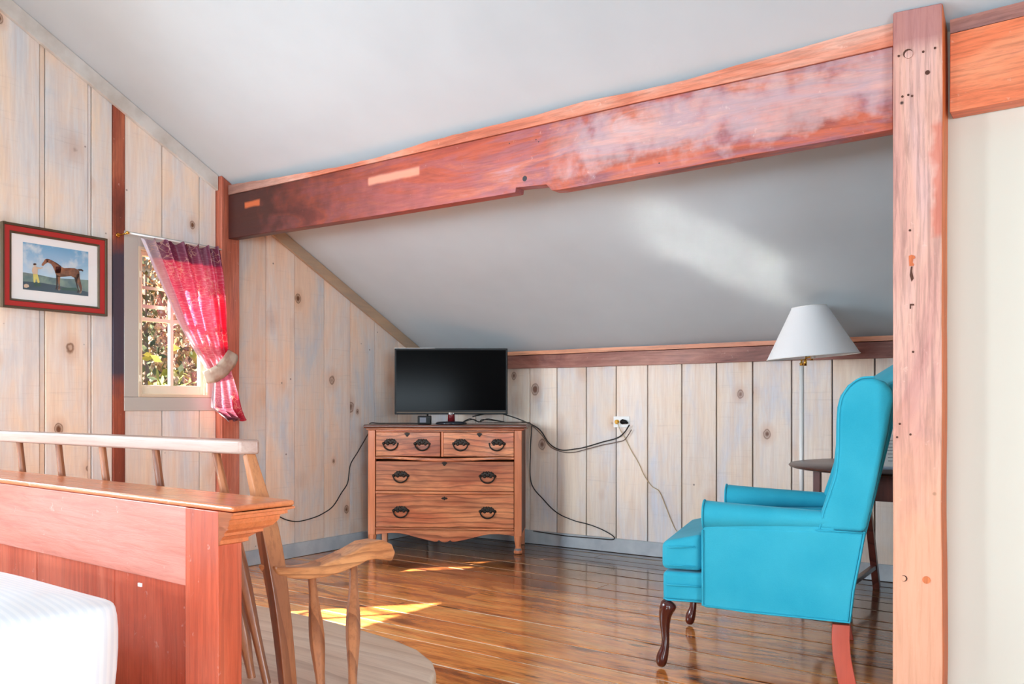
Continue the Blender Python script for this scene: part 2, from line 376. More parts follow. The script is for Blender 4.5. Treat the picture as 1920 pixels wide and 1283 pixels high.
M['mahogany'] = oak('dark_mahogany', srgb(74,28,24), srgb(96,36,28), srgb(40,14,12), 2, .18, .6, .6, .3)
M['cherry'] = oak('red_cherry', srgb(176,64,46), srgb(200,84,60), srgb(130,40,28), 2, .3, .3, .6, .3)
M['table_wood'] = oak('dark_table_wood', srgb(66,36,27), srgb(88,50,38), srgb(36,20,15), 0, .34, .1)
M['table_leg'] = oak('dark_table_leg', srgb(92,44,36), srgb(118,60,48), srgb(46,22,18), 2, .35, .2)
M['bench'] = oak('bench_oak', srgb(168,98,60), srgb(200,132,86), srgb(96,46,26), 2, .36, .2, .8, .5)
M['bench_arm'] = oak('bench_arm_oak', srgb(206,128,76), srgb(226,158,104), srgb(118,58,30), 1, .36, .25, .9, .55, 2.6)
M['bench_crest'] = oak('pale_crest', srgb(190,156,140), srgb(212,188,176), srgb(140,92,76), 0, .4, .15, .6, .35)  # crest paler than the spindles
M['bench_seat'] = oak('pale_seat', srgb(216,186,160), srgb(226,208,190), srgb(156,116,90), 0, .4, .15, .8, .35)  # seat paler and greyer than the spindles
M['foot'] = timber('red_pine_with_sheen', ((.3,srgb(194,108,90)),(.48,srgb(214,132,114)),(.62,srgb(220,144,128)),(.76,srgb(226,160,146))), 0, rough=.26, grain=.22, holes=False, spec=.8)  # rails paler than the posts: window glare put into their colour
M['foot_v'] = timber('red_stained_pine_upright', ((.3,srgb(170,66,40)),(.46,srgb(206,92,62)),(.60,srgb(220,116,86)),(.74,srgb(226,146,124))), 2, rough=.26, grain=.3, holes=False, spec=.8)
M['foot_cap'] = timber('orange_cap_wood', ((.3,srgb(206,104,58)),(.5,srgb(226,130,80)),(.7,srgb(236,156,104))), 0, rough=.2, grain=.2, holes=False, spec=.8)
M['tag_white'] = plain('white_tag', srgb(250,248,244), .6)
n = NT('white_striped_bedding'); tc = n.node('ShaderNodeTexCoord'); sp = n.node('ShaderNodeSeparateXYZ'); n.l.new(tc.outputs['Object'], sp.inputs[0])
sw = n.math('SINE', n.math('MULTIPLY', sp.outputs[1], 420)); c = n.ramp(n.math('MULTIPLY_ADD', sw, .5, .5), ((.3,srgb(240,243,248)),(.7,srgb(250,251,253)))); n.base(c); n.set(Roughness=.75)
n.bump(n.noise(tc.outputs['Object'], 6, 3), .35, .02); n.b.inputs['Sheen Weight'].default_value = .2; M['bedding'] = n.m
M['mat_white'] = plain('mount_board', srgb(246,245,243), .7)
M['frame_red'] = plain('red_lacquer_frame', srgb(176,44,40), .35)
M['frame_gold'] = plain('tarnished_gold_lip', srgb(96,80,62), .4, .4)
n = NT('white_shade_linen'); tr = n.node('ShaderNodeBsdfTranslucent'); tr.inputs[0].default_value = (.95,.96,.98,1); df = n.node('ShaderNodeBsdfDiffuse'); df.inputs[0].default_value = (.97,.975,.99,1)
mx = n.node('ShaderNodeMixShader'); mx.inputs[0].default_value = .10; n.l.new(df.outputs[0], mx.inputs[1]); n.l.new(tr.outputs[0], mx.inputs[2]); n.l.new(mx.outputs[0], n.out.inputs[0]); M['shade'] = n.m
n = NT('window_glass'); tr = n.node('ShaderNodeBsdfTransparent'); gl = n.node('ShaderNodeBsdfGlossy'); gl.inputs['Roughness'].default_value = .02
mx = n.node('ShaderNodeMixShader'); mx.inputs[0].default_value = .05; n.l.new(tr.outputs[0], mx.inputs[1]); n.l.new(gl.outputs[0], mx.inputs[2]); n.l.new(mx.outputs[0], n.out.inputs[0]); M['glass'] = n.m
M['sash'] = plain('cream_painted_sash', srgb(240,230,206), .45)
M['casing'] = plain('grey_beige_casing', srgb(188,184,176), .55)
M['stop'] = plain('beige_window_stop', srgb(214,198,172), .55)
M['storm'] = plain('aluminium_storm_frame', srgb(170,168,164), .4, .5)
# ================================================================ the room
XL, YB = -4.24, 5.08
def sl(x): return .498-.0186*(x+4.24)                  # the old roof is slightly twisted: flatter to the right
def zc(y, x=-4.24): return 1.36+sl(x)*(5.08-y) if y > 1.2 else 1.36+sl(x)*3.88-.5*(1.2-y)
def yl(u, X=XL): return pX(u, 700, X).y
W1 = (2.584, 3.165, .945, 1.90); OFF2 = -1.50     # outer edge of the first window's casing; the second is the same further left
W2 = (.74, 1.665, .80, 2.08); OFF3 = -3.30; W3 = (W1[0]+OFF3, W1[1]+OFF3, W1[2], 1.56)
IN = (.080, .055, .075, .07)                        # casing widths: left, right, bottom, top

# ceiling: one sloping plaster plane, ridge outside the picture
def slab_grid(y0, y1, name, par=None):
    mb = MB(); f = lambda a, c, up: (-4.42+7.2*a, y0+(y1-y0)*c, zc(y0+(y1-y0)*c, -4.42+7.2*a)+up)
    mb.grid(lambda a,c: f(a,c,0), 12, 8, uv=False); mb.grid(lambda a,c: f(a,c,.12), 12, 8, uv=False)
    for (pa,pb) in (((0,0),(1,0)),((1,0),(1,1)),((1,1),(0,1)),((0,1),(0,0))): mb.face([f(*pa,0),f(*pb,0),f(*pb,.12),f(*pa,.12)])
    return mb.build(name, M['ceiling'], par, recalc=False)
ceil = tag(slab_grid(1.2, 5.3, 'ceiling'), kind='structure')
slab_grid(-2.95, 1.2, 'rear_slope', ceil)

def wall_poly(y0, y1, z0=0, z1=None, top=0.0):
    """outline in the gable wall's plane; the top follows the roof unless z1 is given"""
    pts = [(y0,z0),(y1,z0)]
    if z1 is not None: return pts+[(y1,z1),(y0,z1)]
    pts.append((y1, zc(y1)-top))
    if y0 < 1.2 < y1: pts.append((1.2, zc(1.2)-top))
    pts.append((y0, zc(y0)-top)); return pts
def hole_parts(y0, y1, hy0, hy1, hz0, hz1):
    return [('full',y0,hy0),('lo',hy0,hy1,hz0),('hi',hy0,hy1,hz1),('full',hy1,y1)]
# left gable wall: backing with two openings
mb = MB()
def addw(y0, y1, z0=0, z1=None): mb.prism([(-4.33,a,b) for a,b in wall_poly(y0,y1,z0,z1,-.02)], (.069,0,0))
h1 = (W1[0]+IN[0]-.01, W1[1]-IN[1]+.01, W1[2]+IN[2]-.01, W1[3]-IN[3]+.01); h2 = (W2[0]+IN[0]-.01, W2[1]-IN[1]+.01, W2[2]+IN[2]-.01, W2[3]-IN[3]+.01); h3 = (h1[0]+OFF3, h1[1]+OFF3, h1[2], W3[3]-IN[3]+.01)
addw(-2.9, h3[0]); addw(h3[0], h3[1], 0, h3[2]); addw(h3[0], h3[1], h3[3]); addw(h3[1], h2[0]); addw(h2[0], h2[1], 0, h2[2]); addw(h2[0], h2[1], h2[3]); addw(h2[1], h1[0]); addw(h1[0], h1[1], 0, h1[2]); addw(h1[0], h1[1], h1[3]); addw(h1[1], 5.25)
wl_ = tag(mb.build('wall_left', M['gap']), kind='structure')
# its planks
edges = []
def board(y0, y1, mat, z0=0.0, z1=None, xf=XL, gap=.0025, name='plank'):
    b = MB(); b.prism([(xf-.018,a,c) for a,c in wall_poly(y0+gap, y1-gap, z0, z1, .015)], (.018,0,0))
    return b.build(name, mat, wl_, bevel=.0022, seg=1)
s1 = [yl(u) for u in (75,85)]; s2 = [yl(u) for u in (165.5,172)]; st = [yl(u) for u in (211,234)]
b304, b374 = yl(304), yl(374)
y = -2.85
while y < 1.4:
    w = random.uniform(.21,.30); e = min(y+w, s1[0]-.25) if y+w > 1.50 else y+w
    cuts = sorted([q for q in (y, e, W2[0], W2[1], W3[0], W3[1]) if y-1e-6 <= q <= e+1e-6])
    for ya, yb_ in zip(cuts, cuts[1:]):
        if yb_-ya < .012: continue
        m_ = (ya+yb_)/2
        q_ = W2 if W2[0] < m_ < W2[1] else W3 if W3[0] < m_ < W3[1] else None
        if q_: board(ya, yb_, M['pine_left'], 0, q_[2]); board(ya, yb_, M['pine_left'], q_[3])
        else: board(ya, yb_, M['pine_left'])
    y = e
    if e >= s1[0]-.2501: break
board(y, s1[0], M['pine_left'])
board(*s1, M['pine_left'], xf=XL-.006, gap=.0015); board(s1[1], s2[0], M['pine_left']); board(*s2, M['pine_left'], xf=XL-.006, gap=.0015)
board(s2[1], st[0], M['pine_left'])
tag(board(*st, M['stud'], xf=XL+.004, gap=.001, name='stud'), 'dark red wooden stud, charred black beside the window')
PY0, PY1 = 3.160, 3.288
for a,b in ((st[1],b304),(b304,b374),(b374,PY0)):
    board(a, b, M['pine_left'], 0, W1[2]); board(a, b, M['pine_left'], W1[3])
seams = [PY1, yl(499), yl(553), yl(608), yl(657), yl(703), yl(746), 5.075]
for a,b in zip(seams, seams[1:]): board(a, b, M['pine_low'])
# sloping trims at the roof line
def slope_trim(name, y0, y1, mat, h=.088):
    b = MB(); b.prism([(XL+.001,y0,zc(y0)-h),(XL+.001,y1,zc(y1)-h),(XL+.001,y1,zc(y1)-.002),(XL+.001,y0,zc(y0)-.002)], (.022,0,0))
    tag(b.build(name, mat, bevel=.002), kind='structure')
slope_trim('trim_1', 1.2, PY0-.002, M['slope_trim']); slope_trim('trim_2', PY1+.002, 4.99, M['brown_trim'], .08)
b = MB(); b.box((XL+.001, PY1+.004, .002), (XL+.020, 5.078, .092)); tag(b.build('baseboard_left', M['baseboard'], bevel=.003), kind='structure')

# knee wall
b = MB(); b.box((-4.42, YB+.02, 0), (2.75, YB+.16, 1.40)); wb = tag(b.build('wall_back', M['gap_back']), kind='structure')
us = [993,1044,1099,1155,1214,1278,1343,1411,1484,1560,1640]
xs = [XL+.004, -4.02,-3.78,-3.53]+[pY(u, 800, YB).x for u in us]
while xs[-1] < 2.4: xs.append(xs[-1]+random.uniform(.2,.27))
xs.append(2.68)
for a,c in zip(xs, xs[1:]):
    b = MB(); b.box((a+.0035, YB, .01), (c-.0035, YB+.018, 1.32)); b.build('plank', M['pine_back'], wb, bevel=.0035, seg=1)
b = MB(); subdiv_box(b, (XL+.03, YB-.036, 1.236), (2.6, YB-.001, 1.328), nx=40, nz=2)
pl = tag(b.build('wall_plate', M['plate'], jitter=.0035, bevel=.002), 'brown wooden beam along the top of the low plank wall', 'beam', kind=None)
b = MB(); subdiv_box(b, (XL+.03, YB-.050, 1.331), (2.6, YB-.001, 1.358), nx=40); b.build('cap_strip', M['plate_cap'], pl, jitter=.002)
b = MB(); b.box((XL+.022, YB-.020, .002), (2.6, YB-.001, .094)); tag(b.build('baseboard_back', M['baseboard'], bevel=.003), kind='structure')

# unseen sides of the room
b = MB(); b.prism([(2.62,a,zc(a,2.62)+.05 if c else 0) for a,c in wall_poly(-2.9,5.25,0,None,-.02)], (.12,0,0)); tag(b.build('wall_right', M['white_wall']), kind='structure')
b = MB(); b.prism([(-4.42,-2.95,0),(2.75,-2.95,0),(2.75,-2.95,zc(-2.82,2.75)+.03),(-4.42,-2.95,zc(-2.82)+.03)], (0,.13,0)); tag(b.build('wall_front', M['white_wall']), kind='structure')
# the beam line runs slightly askew to the knee wall
BE = Vector((1,-.043,0)).normalized(); BN = Vector((.043,1,0)).normalized(); BP = Vector((-4.19,3.2,0))
def yb(x): return 3.2-.043*(x+4.19)
def pB(u, v, off=0.0): return pN(u, v, BP+BN*off, BN)
# cream partition right of the post
b = MB(); x0_, x1_ = -.425, 2.60; V = lambda x,o,z: (x, yb(x)+o, z)
b.prism([V(x0_,.072,0),V(x1_,.072,0),V(x1_,.072,zc(yb(x1_),x1_)-.03),V(x0_,.072,zc(yb(x0_),x0_)-.035)], (0,.09,0)); tag(b.build('wall_partition', M['cream'], bevel=.006), kind='structure')
b = MB(); b.prism([V(-.37,.050,.002),V(x1_,.050,.002),V(x1_,.050,.045),V(-.37,.050,.045)], (0,.021,0)); tag(b.build('baseboard_partition', M['white_enamel'], bevel=.006), kind='structure')

# floor
b = MB(); b.box((-4.42,-2.95,-.14),(2.75,5.25,-.0035)); fl = tag(b.build('floor', M['glint_filler']), kind='structure')
RF = Matrix.Translation((-2,3,0)) @ Matrix.Rotation(radians(-1.75),4,'Z') @ Matrix.Translation((2,-3,0))
y = 5.36; rnd = random.Random(3)
while y > -3.0:
    w = rnd.choice((.12,.15,.17,.19,.21)); a = y-w
    cuts = [-4.55]; 
    if rnd.random() < .75: cuts.append(rnd.uniform(-3.4,1.2))
    cuts.append(2.85); g = rnd.choice((.0022,.0035,.006,.009)); dz = rnd.uniform(-.0008,.0008)
    for c0,c1 in zip(cuts,cuts[1:]):
        b = MB(); P = [RF @ Vector(p) for p in ((c0+.001,a+g,-.02+.017),(c1-.001,a+g,-.003),(c1-.001,y-g,-.003),(c0+.001,y-g,-.003))]
        lim = lambda p: Vector((min(max(p.x,-4.258),2.61), min(max(p.y,-2.81),5.094), p.z))
        P = [lim(p) for p in P]
        if abs(P[0].y-P[3].y) < .01 and abs(P[1].y-P[2].y) < .01: continue
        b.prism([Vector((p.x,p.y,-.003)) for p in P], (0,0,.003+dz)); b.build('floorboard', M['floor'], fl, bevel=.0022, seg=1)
    y = a

# ---------------------------------------------------------------- windows
def window(name, W, storm=True):
    r = empty(name, kind='structure')
    y0,y1,z0,z1 = W; a,c,d,e = y0+IN[0], y1-IN[1], z0+IN[2], z1-IN[3]
    for pn,A,B,m in (('casing',(y0,d),(a,z1),'casing'),('casing',(c,d),(y1-.004,z1),'casing'),('head_casing',(a+.001,e),(c-.001,z1),'casing'),('apron',(y0,z0),(y1-.004,d-.001),'casing')):
        b = MB(); b.box((XL-.018,A[0],A[1]),(XL+.006,B[0],B[1])); b.build(pn, M[m], r, bevel=.002)
    # lining of the opening, stop beads, stool
    b = MB()
    for A,B in (((a-.010,d-.008),(a,e)),((c,d-.008),(c+.010,e)),((a,e),(c,e+.010)),((a,d-.008),(c,d))): b.box((-4.335,A[0],A[1]),(XL-.004,B[0],B[1]))
    b.build('jamb', M['stop'], r)
    b = MB(); q = .016
    for A,B in (((a,d),(a+q,e)),((c-q,d),(c,e)),((a+q,e-q),(c-q,e)),((a+q,d),(c-q,d+q))): b.box((XL-.022,A[0],A[1]),(XL+.008,B[0],B[1]))
    b.build('stop_bead', M['stop'], r, bevel=.002)
    a2,c2,d2,e2 = a+q, c-q, d+q, e-q; x0,x1 = -4.292,-4.262; w = .026
    sash = MB()
    for A,B in (((a2,d2),(a2+w,e2)),((c2-w,d2),(c2,e2)),((a2+w,e2-w),(c2-w,e2)),((a2+w,d2),(c2-w,d2+.050))): sash.box((x0,A[0],A[1]),(x1,B[0],B[1]))
    so = sash.build('sash', M['sash'], r, bevel=.003)
    gy0,gy1,gz0,gz1 = a2+w, c2-w, d2+.050, e2-w; my, mz = (gy0+gy1)/2, (1.444 if storm else (gz0+gz1)/2); m = .0105
    b = MB(); b.box((x0+.004,my-m,gz0),(x1-.003,my+m,gz1)); b.build('muntin', M['sash'], so, bevel=.002)
    b = MB(); b.box((x0+.004,gy0,mz-m),(x1-.004,my-m,mz+m)); b.box((x0+.004,my+m,mz-m),(x1-.004,gy1,mz+m)); b.build('muntin', M['sash'], so, bevel=.002)
    for ya,yb,za,zb in ((gy0,my-m,gz0,mz-m),(my+m,gy1,gz0,mz-m),(gy0,my-m,mz+m,gz1),(my+m,gy1,mz+m,gz1)):
        b = MB(); b.box((-4.2785,ya,za),(-4.2765,yb,zb)); b.build('pane', M['glass'], so)
    b = MB()
    for z,h in (((1.625,.008),(1.522,.010),(1.065,.006),(1.86,.01)) if storm else ((d+.01,.006),(e-.01,.006))): b.box((-4.332,a,z-h),(-4.324,c,z+h))
    for yy in (a+.006, c-.006): b.box((-4.332,yy-.006,d),(-4.324,yy+.006,e))
    b.build('storm_frame', M['storm'], r)
    for yy in (a2-.004,):
        for zz in (1.12,1.40,1.68):
            b = MB(); b.box((XL-.010,yy-.006,zz-.018),(XL+.010,yy+.006,zz+.018)); b.build('hinge', M['sash'], r, bevel=.002)
    return r
window('window_1', W1); window('window_2', W2, False); window('added_window', W3, False)  # third window is unseen, added for the light it lets in

# ---------------------------------------------------------------- timber frame
def strip(b, lo, hi, vec):
    # quads between two outlines with the same stations, extruded along vec
    vec = Vector(vec); n_ = len(lo)
    A = [b.v(p) for p in lo]; B = [b.v(p) for p in hi]; C = [b.v(Vector(p)+vec) for p in lo]; D = [b.v(Vector(p)+vec) for p in hi]
    for i in range(n_-1):
        for q in ((A[i],A[i+1],B[i+1],B[i]),(C[i],D[i],D[i+1],C[i+1]),(A[i],C[i],C[i+1],A[i+1]),(B[i],B[i+1],D[i+1],D[i])): b.bm.faces.new(q)
    b.bm.faces.new((A[0],B[0],D[0],C[0])); b.bm.faces.new((A[-1],C[-1],D[-1],B[-1]))
def lerp_px(P, u):
    for (u0,v0),(u1,v1) in zip(P, P[1:]):
        if u0 <= u <= u1: return v0+(v1-v0)*(u-u0)/max(1e-6,u1-u0)
    return P[-1][1] if u > P[-1][0] else P[0][1]
BOT = [(428,448),(700,405),(900,372),(966,361),(967,352),(985,350),(1024,346),(1034,357),(1050,356),(1300,311),(1500,274),(1674,243)]
CRK = [(428,367),(560,338),(900,261),(1200,192),(1500,127),(1674,87)]
TOPP = [(428,347),(520,333),(640,312),(720,292),(800,266),(900,241),(1000,217),(1100,189),(1200,170),(1290,149),(1400,117),(1500,90),(1600,61),(1674,40)]
st_ = sorted(set([u for u,v in BOT]+[428+i*20.03 for i in range(62)]+[1674]))
lo = [pB(u, lerp_px(BOT,u)) for u in st_]; hi = [pB(u, lerp_px(CRK,u)) for u in st_]
b = MB(); strip(b, lo, hi, BN*.062)
tb = tag(b.build('tie_beam', M['beam'], bevel=.003, seg=1), 'long reddish hewn beam under the ceiling, notched on its lower edge', 'beam')
lo = []; hi = []
for i in range(81):
    u = 428+(1674-428)*i/80; p = pB(u, lerp_px(CRK,u)-1.6, -.006); q = pB(u, lerp_px(TOPP,u)+1.2*noise.noise(Vector((u*.05,0,0)))+.8*noise.noise(Vector((u*.2,3,0))), -.006)
    q.z = min(q.z, zc(q.y,q.x)-.002) ; lo.append(p); hi.append(q)
b = MB(); strip(b, lo, hi, BN*.016)
b.build('beam_cap', M['beam_cap'], tb)
Mx = Matrix.Rotation(-pi/2,4,'X')
b = MB(); pp = pB(984,335); b.lathe([(.012,0),(.012,.006)], (pp.x,pp.y-.0008,pp.z), 12, M=Mx); b.build('peg_hole', M['gap_back'], tb)
b = MB()
for u,v in ((1005,262),(1010,266),(955,269),(1236,306)):
    p = pB(u,v); b.lathe([(.003,0),(.003,.004)], (p.x,p.y-.0006,p.z), 6, M=Mx)
tag(b.build('nail_holes', M['gap_back'], tb), kind='stuff')
# right hand beam
def rbeam(name, o0, o1, z0, z1, mat, par=None, nx=20, nz=2, jit=.003, bev=.003, x0=-.376, xe=2.6):
    b = MB(); subdiv_box(b, (x0,o0,z0), (xe,o1,z1), nx=nx, nz=nz)
    for v in b.bm.verts: v.co.y += yb(v.co.x)
    return b.build(name, mat, par, jitter=jit, bevel=bev)
zr = [pB(1800,v).z for v in (209,60,25)]
rb = tag(rbeam('tie_beam', -.007, .066, zr[0], zr[1], M['beam_right']), 'bright orange hewn beam over the cream wall', 'beam')
rbeam('beam_cap', -.001, .050, zr[1]+.003, zr[2]-.012, M['beam_right_cap'], rb, nz=1, bev=0)
# main post
XP0, XP1 = pY(1674,400,yb(-.54)-.045).x, pY(1769,400,yb(-.4)-.045).x
YP0 = yb(-.46)-.047
b = MB(); subdiv_box(b, (XP0,YP0,0.001), (XP1,YP0+.115,2.24), nz=40, nx=3, ny=2)
for v in b.bm.verts:                                   # waney right edge, top cut to the roof slope
    if v.co.x > XP1-.01: v.co.x += -.003 + .005*noise.noise(Vector((0,7,v.co.z*2.3)))
    if v.co.z > 2.235: v.co.z = zc(v.co.y, v.co.x)-.003
mp = tag(b.build('timber_post', [M['post'],M['post_side']], jitter=.0018, bevel=.006), 'tall pinkish brown square timber post beside the cream wall', 'post')
for f in mp.data.polygons:
    if f.normal.x > .7: f.material_index = 1
Yp = YP0-.0015
def mark(name, pts, parent, Y, mat='gap', th=.003):
    b = MB(); b.prism([(pY(u,v,Y).x, Y-.0012, pY(u,v,Y).z) for u,v in pts], (0,th,0)); return b.build(name, M[mat], parent)
mark('keyhole_slot', [(1704,480),(1709,478),(1715,480),(1716,484),(1712,486),(1711,492),(1714,496),(1712,499),(1705,499)], mp, Yp, 'post_side')
mark('keyhole_slot', [(1708,500),(1711,500),(1710,508),(1713,522),(1709,528),(1706,516)], mp, Yp, 'gap')
mark('keyhole_slot', [(1706,570),(1714,570),(1714,573),(1708,573),(1708,579),(1706,579)], mp, Yp, 'gap')
def disc_mark(u, v, r, name='peg', mat='gap', par=mp, Y=Yp):
    p = pY(u,v,Y); b = MB(); b.lathe([(r,0),(r,.006)], (p.x,Y-.0014,p.z), 12, M=Mx); b.build(name, M[mat], par)
disc_mark(1695,1085,.010); disc_mark(1693.5,1085,.0085,'peg','post',Y=Yp-.001); disc_mark(1737,1088,.012,'peg_hole','post_side')
disc_mark(1739,136,.007,'peg','gap'); disc_mark(1702,100,.014,'peg','gap'); disc_mark(1704,102,.0125,'peg','post',Y=Yp-.001)
for u,v in ((1692,181),(1703,178),(1710,180),(1731,97),(1685,105),(1753,90),(1712,660),(1687,795),(1707,815),(1682,820),(1706,432)): disc_mark(u,v,.0035,'nail_hole','gap')
# corner post in the gable wall
b = MB(); subdiv_box(b, (XL-.018,PY0+.001,.001), (-4.190,PY1-.001,2.31), nz=30)
for v in b.bm.verts:
    if v.co.z > 2.29: v.co.z = zc(v.co.y)-.003
tag(b.build('timber_post', M['corner_post'], jitter=.0012, bevel=.004), 'reddish brown corner post right of the curtained window', 'post')
# ================================================================ furniture
# ---------------------------------------------------------------- dresser
O = pT(833, HV, 5.64); RZ = radians(29.7)
dr = empty('dresser', 'golden oak chest of four drawers with dark brass pulls in the corner', 'dresser', (O.x,O.y,0), RZ)
kz = 5.64/1602
def dz_(v): return .97-(v-HV)*kz
def dx_(u): return (u-833)*kz
def bow(x, a=.022): return -a*(.5+.5*cos(min(1,abs(x)/.40)*pi)) + .008*(.5-.5*cos(min(1,max(0,abs(x)-.25)/.25)*2*pi))
def slab(name, x0, x1, y1, z0, z1, mat, fn=None, y0=0, zfn0=None, zfn1=None, parent=dr, bevel=.004, n=28):
    b = MB(); A = []
    for i in range(n+1):
        x = x0+(x1-x0)*i/n; f = y0+(fn(x) if fn else 0)
        za = z0+(zfn0(x) if zfn0 else 0); zb = z1+(zfn1(x) if zfn1 else 0)
        A.append([b.v(p) for p in ((x,f,za),(x,f,zb),(x,y1,zb),(x,y1,za))])
    for i in range(n):
        for k in range(4): b.bm.faces.new((A[i][k], A[i+1][k], A[i+1][(k+1)%4], A[i][(k+1)%4]))
    b.bm.faces.new(A[0]); b.bm.faces.new(A[-1][::-1])
    return b.build(name, mat, parent, bevel=bevel)
HWd = .512
slab('top', -.538, .545, .43, .826, .848, M['oak_top'], lambda x: bow(x,.018), y0=-.022, bevel=.006)
slab('top_moulding', -.522, .528, .42, .812, .8255, M['oak'], lambda x: bow(x,.018), y0=-.012, bevel=.004)
# posts with feet
def post(x, y, front):
    b = MB(); h = .024
    b.box((x-h,y,.115),(x+h,y+.045,.8115))
    if front:
        c = Vector((x, y+.024, 0))
        prof = [(.115,.024,0),(.09,.022,-.002),(.065,.018,-.006),(.045,.015,-.006),(.03,.019,-.010),(.012,.024,-.014),(.002,.021,-.014)]
        b.tube([(x, y+.024+o, z) for z,r_,o in prof], [r_*1.25 for z,r_,o in prof], 8, twist=pi/8)
    else: b.box((x-h*.8,y+.005,.002),(x+h*.8,y+.042,.115))
    o = b.build('leg', M['oak_v'], dr, bevel=.003)
    if front and x > 0:
        b = MB(); b.lathe([(.004,0),(.022,.001),(.025,.010),(.024,.026),(.019,.036)], (x,y+.010,.001), 14); b.build('foot_cap', M['silver_foot'], o)
M['silver_foot'] = plain('worn_grey_foot', srgb(120,116,116), .3)
for x in (-HWd+.024, HWd-.024):
    post(x, 0, True); post(x, .37, False)
for sx,nm in ((-1,'side_panel'),(1,'side_panel')):
    b = MB(); b.box((sx*(HWd-.006)-.006,.044,.13),(sx*(HWd-.006)+.006,.372,.8115)); b.build(nm, M['oak_side'], dr)
b = MB(); b.box((-.47,.40,.13),(.47,.412,.811)); b.build('back_panel', M['oak_side'], dr)
b = MB(); b.box((-.462,.012,.800),(.462,.09,.8115)); b.build('rail', M['oak'], dr, bevel=.002)
b = MB(); b.box((-.0215,-.004,.637),(-.0055,.07,.7995)); b.build('divider', M['oak_v'], dr, bevel=.002)
slab('serpentine_rail', -.4625, .4625, .10, .619, .636, M['oak'], lambda x: bow(x,.032), y0=.000, zfn0=lambda x: -.013*(.5+.5*cos(min(1,abs(x)/.4)*pi)), zfn1=lambda x: -.008*(.5+.5*cos(min(1,abs(x)/.4)*pi)), bevel=.004)
for z0,z1 in ((.388,.408),(.150,.166)):
    b = MB(); b.box((-.4625,-.002,z0),(.4625,.05,z1)); b.build('rail', M['oak'], dr, bevel=.005)
# scalloped apron
pts = [(-.4625,.149),(-.4625,.118)]
half = [(-.40,.124),(-.36,.128),(-.30,.126),(-.25,.117),(-.20,.103),(-.15,.091),(-.10,.080),(-.065,.073),(-.048,.074),(-.038,.083),(-.024,.074),(0,.068)]
ap = half + [(-x,z) for x,z in half[-2::-1]]
b = MB(); b.prism([(x,.010,z) for x,z in [(-.4625,.149),(-.4625,.116)]+ap+[(.4625,.116),(.4625,.149)]], (0,.018,0)); b.build('apron', M['oak'], dr, bevel=.002)
def pull(x, z, y, parent):
    b = MB()
    for dx,dz,r in ((-.042,.004,.010),(.042,.004,.010),(-.027,.012,.013),(.027,.012,.013),(-.012,.019,.012),(.012,.019,.012),(0,.010,.013),(-.018,.002,.010),(.018,.002,.010),(-.006,.028,.006),(.006,.028,.006),(-.022,.026,.006),(.022,.026,.006)):
        b.ball((x+dx,y-.002,z+dz), r, seg=8, sc3=(1,.28,1))
    for sx in (-1,1): b.lathe([(.006,0),(.007,.004),(.005,.010)], (x+sx*.042,y-.001,z+.004), 10, M=Matrix.Rotation(pi/2,4,'X'))
    arc = [(x+.042*cos(t), y-.009-.006*sin(-t), z+.002+.038*sin(t)) for t in [pi+pi*i/14 for i in range(15)]]
    b.tube(arc, [.0034+.0018*sin(pi*i/14) for i in range(15)], 6)
    for v_ in b.bm.verts: v_.co.x = x+(v_.co.x-x)*1.14; v_.co.z = z+(v_.co.z-z)*1.10
    return b.build('bail_pull', M['dark_brass'], parent)
def escutcheon(x, z, y, parent, diamond=False):
    b = MB()
    if diamond: pts = [(-.023,0),(-.012,.007),(-.006,.006),(0,.014),(.006,.006),(.012,.007),(.023,0),(.012,-.007),(.006,-.006),(0,-.014),(-.006,-.006),(-.012,-.007)]
    else: pts = [(-.020,.004),(-.012,.010),(-.004,.013),(.004,.013),(.012,.010),(.020,.004),(.012,-.002),(.008,-.010),(0,-.016),(-.008,-.010),(-.012,-.002)]
    b.prism([(x+p[0], y-.003, z+p[1]) for p in pts], (0,.004,0)); b.lathe([(.004,0),(.004,.003)], (x,y-.0052,z), 8, M=Mx); b.build('keyhole_plate', M['dark_brass'], parent, bevel=.001)
d1 = slab('drawer', -.460, -.0245, .34, .6385, .7985, M['oak'], lambda x: bow(x,.022), y0=.006, bevel=.003)
d2 = slab('drawer', -.0025, .460, .34, .6385, .7985, M['oak'], lambda x: bow(x,.022), y0=.006, bevel=.003)
d3 = slab('drawer', -.460, .460, .34, .410, .6045, M['oak'], None, y0=.006, bevel=.003)
d4 = slab('drawer', -.460, .460, .34, .168, .3865, M['oak'], None, y0=.006, bevel=.003)
tag(d1, 'short drawer, upper left'); tag(d2, 'short drawer, upper right'); tag(d3, 'wide middle drawer'); tag(d4, 'wide bottom drawer')
for x,d in ((dx_(730.5),d1),(dx_(792),d1),(dx_(864.6),d2),(dx_(931.6),d2)): pull(x, .718, .006+bow(x,.022), d)
for z,d in ((dz_(893),d3),(dz_(959),d4)):
    for x in (dx_(750),dx_(914.5)): pull(x, z-.004, .006, d)
escutcheon(dx_(762.7), .783, .004+bow(-.247,.022), d1); escutcheon(dx_(899.6), .783, .004+bow(.234,.022), d2); escutcheon(0, .590, .005, d3); escutcheon(0, dz_(935), .005, d4, True)
def dl(x, y, z): return Matrix.Translation((O.x,O.y,0)) @ Matrix.Rotation(RZ,4,'Z') @ Vector((x,y,z))

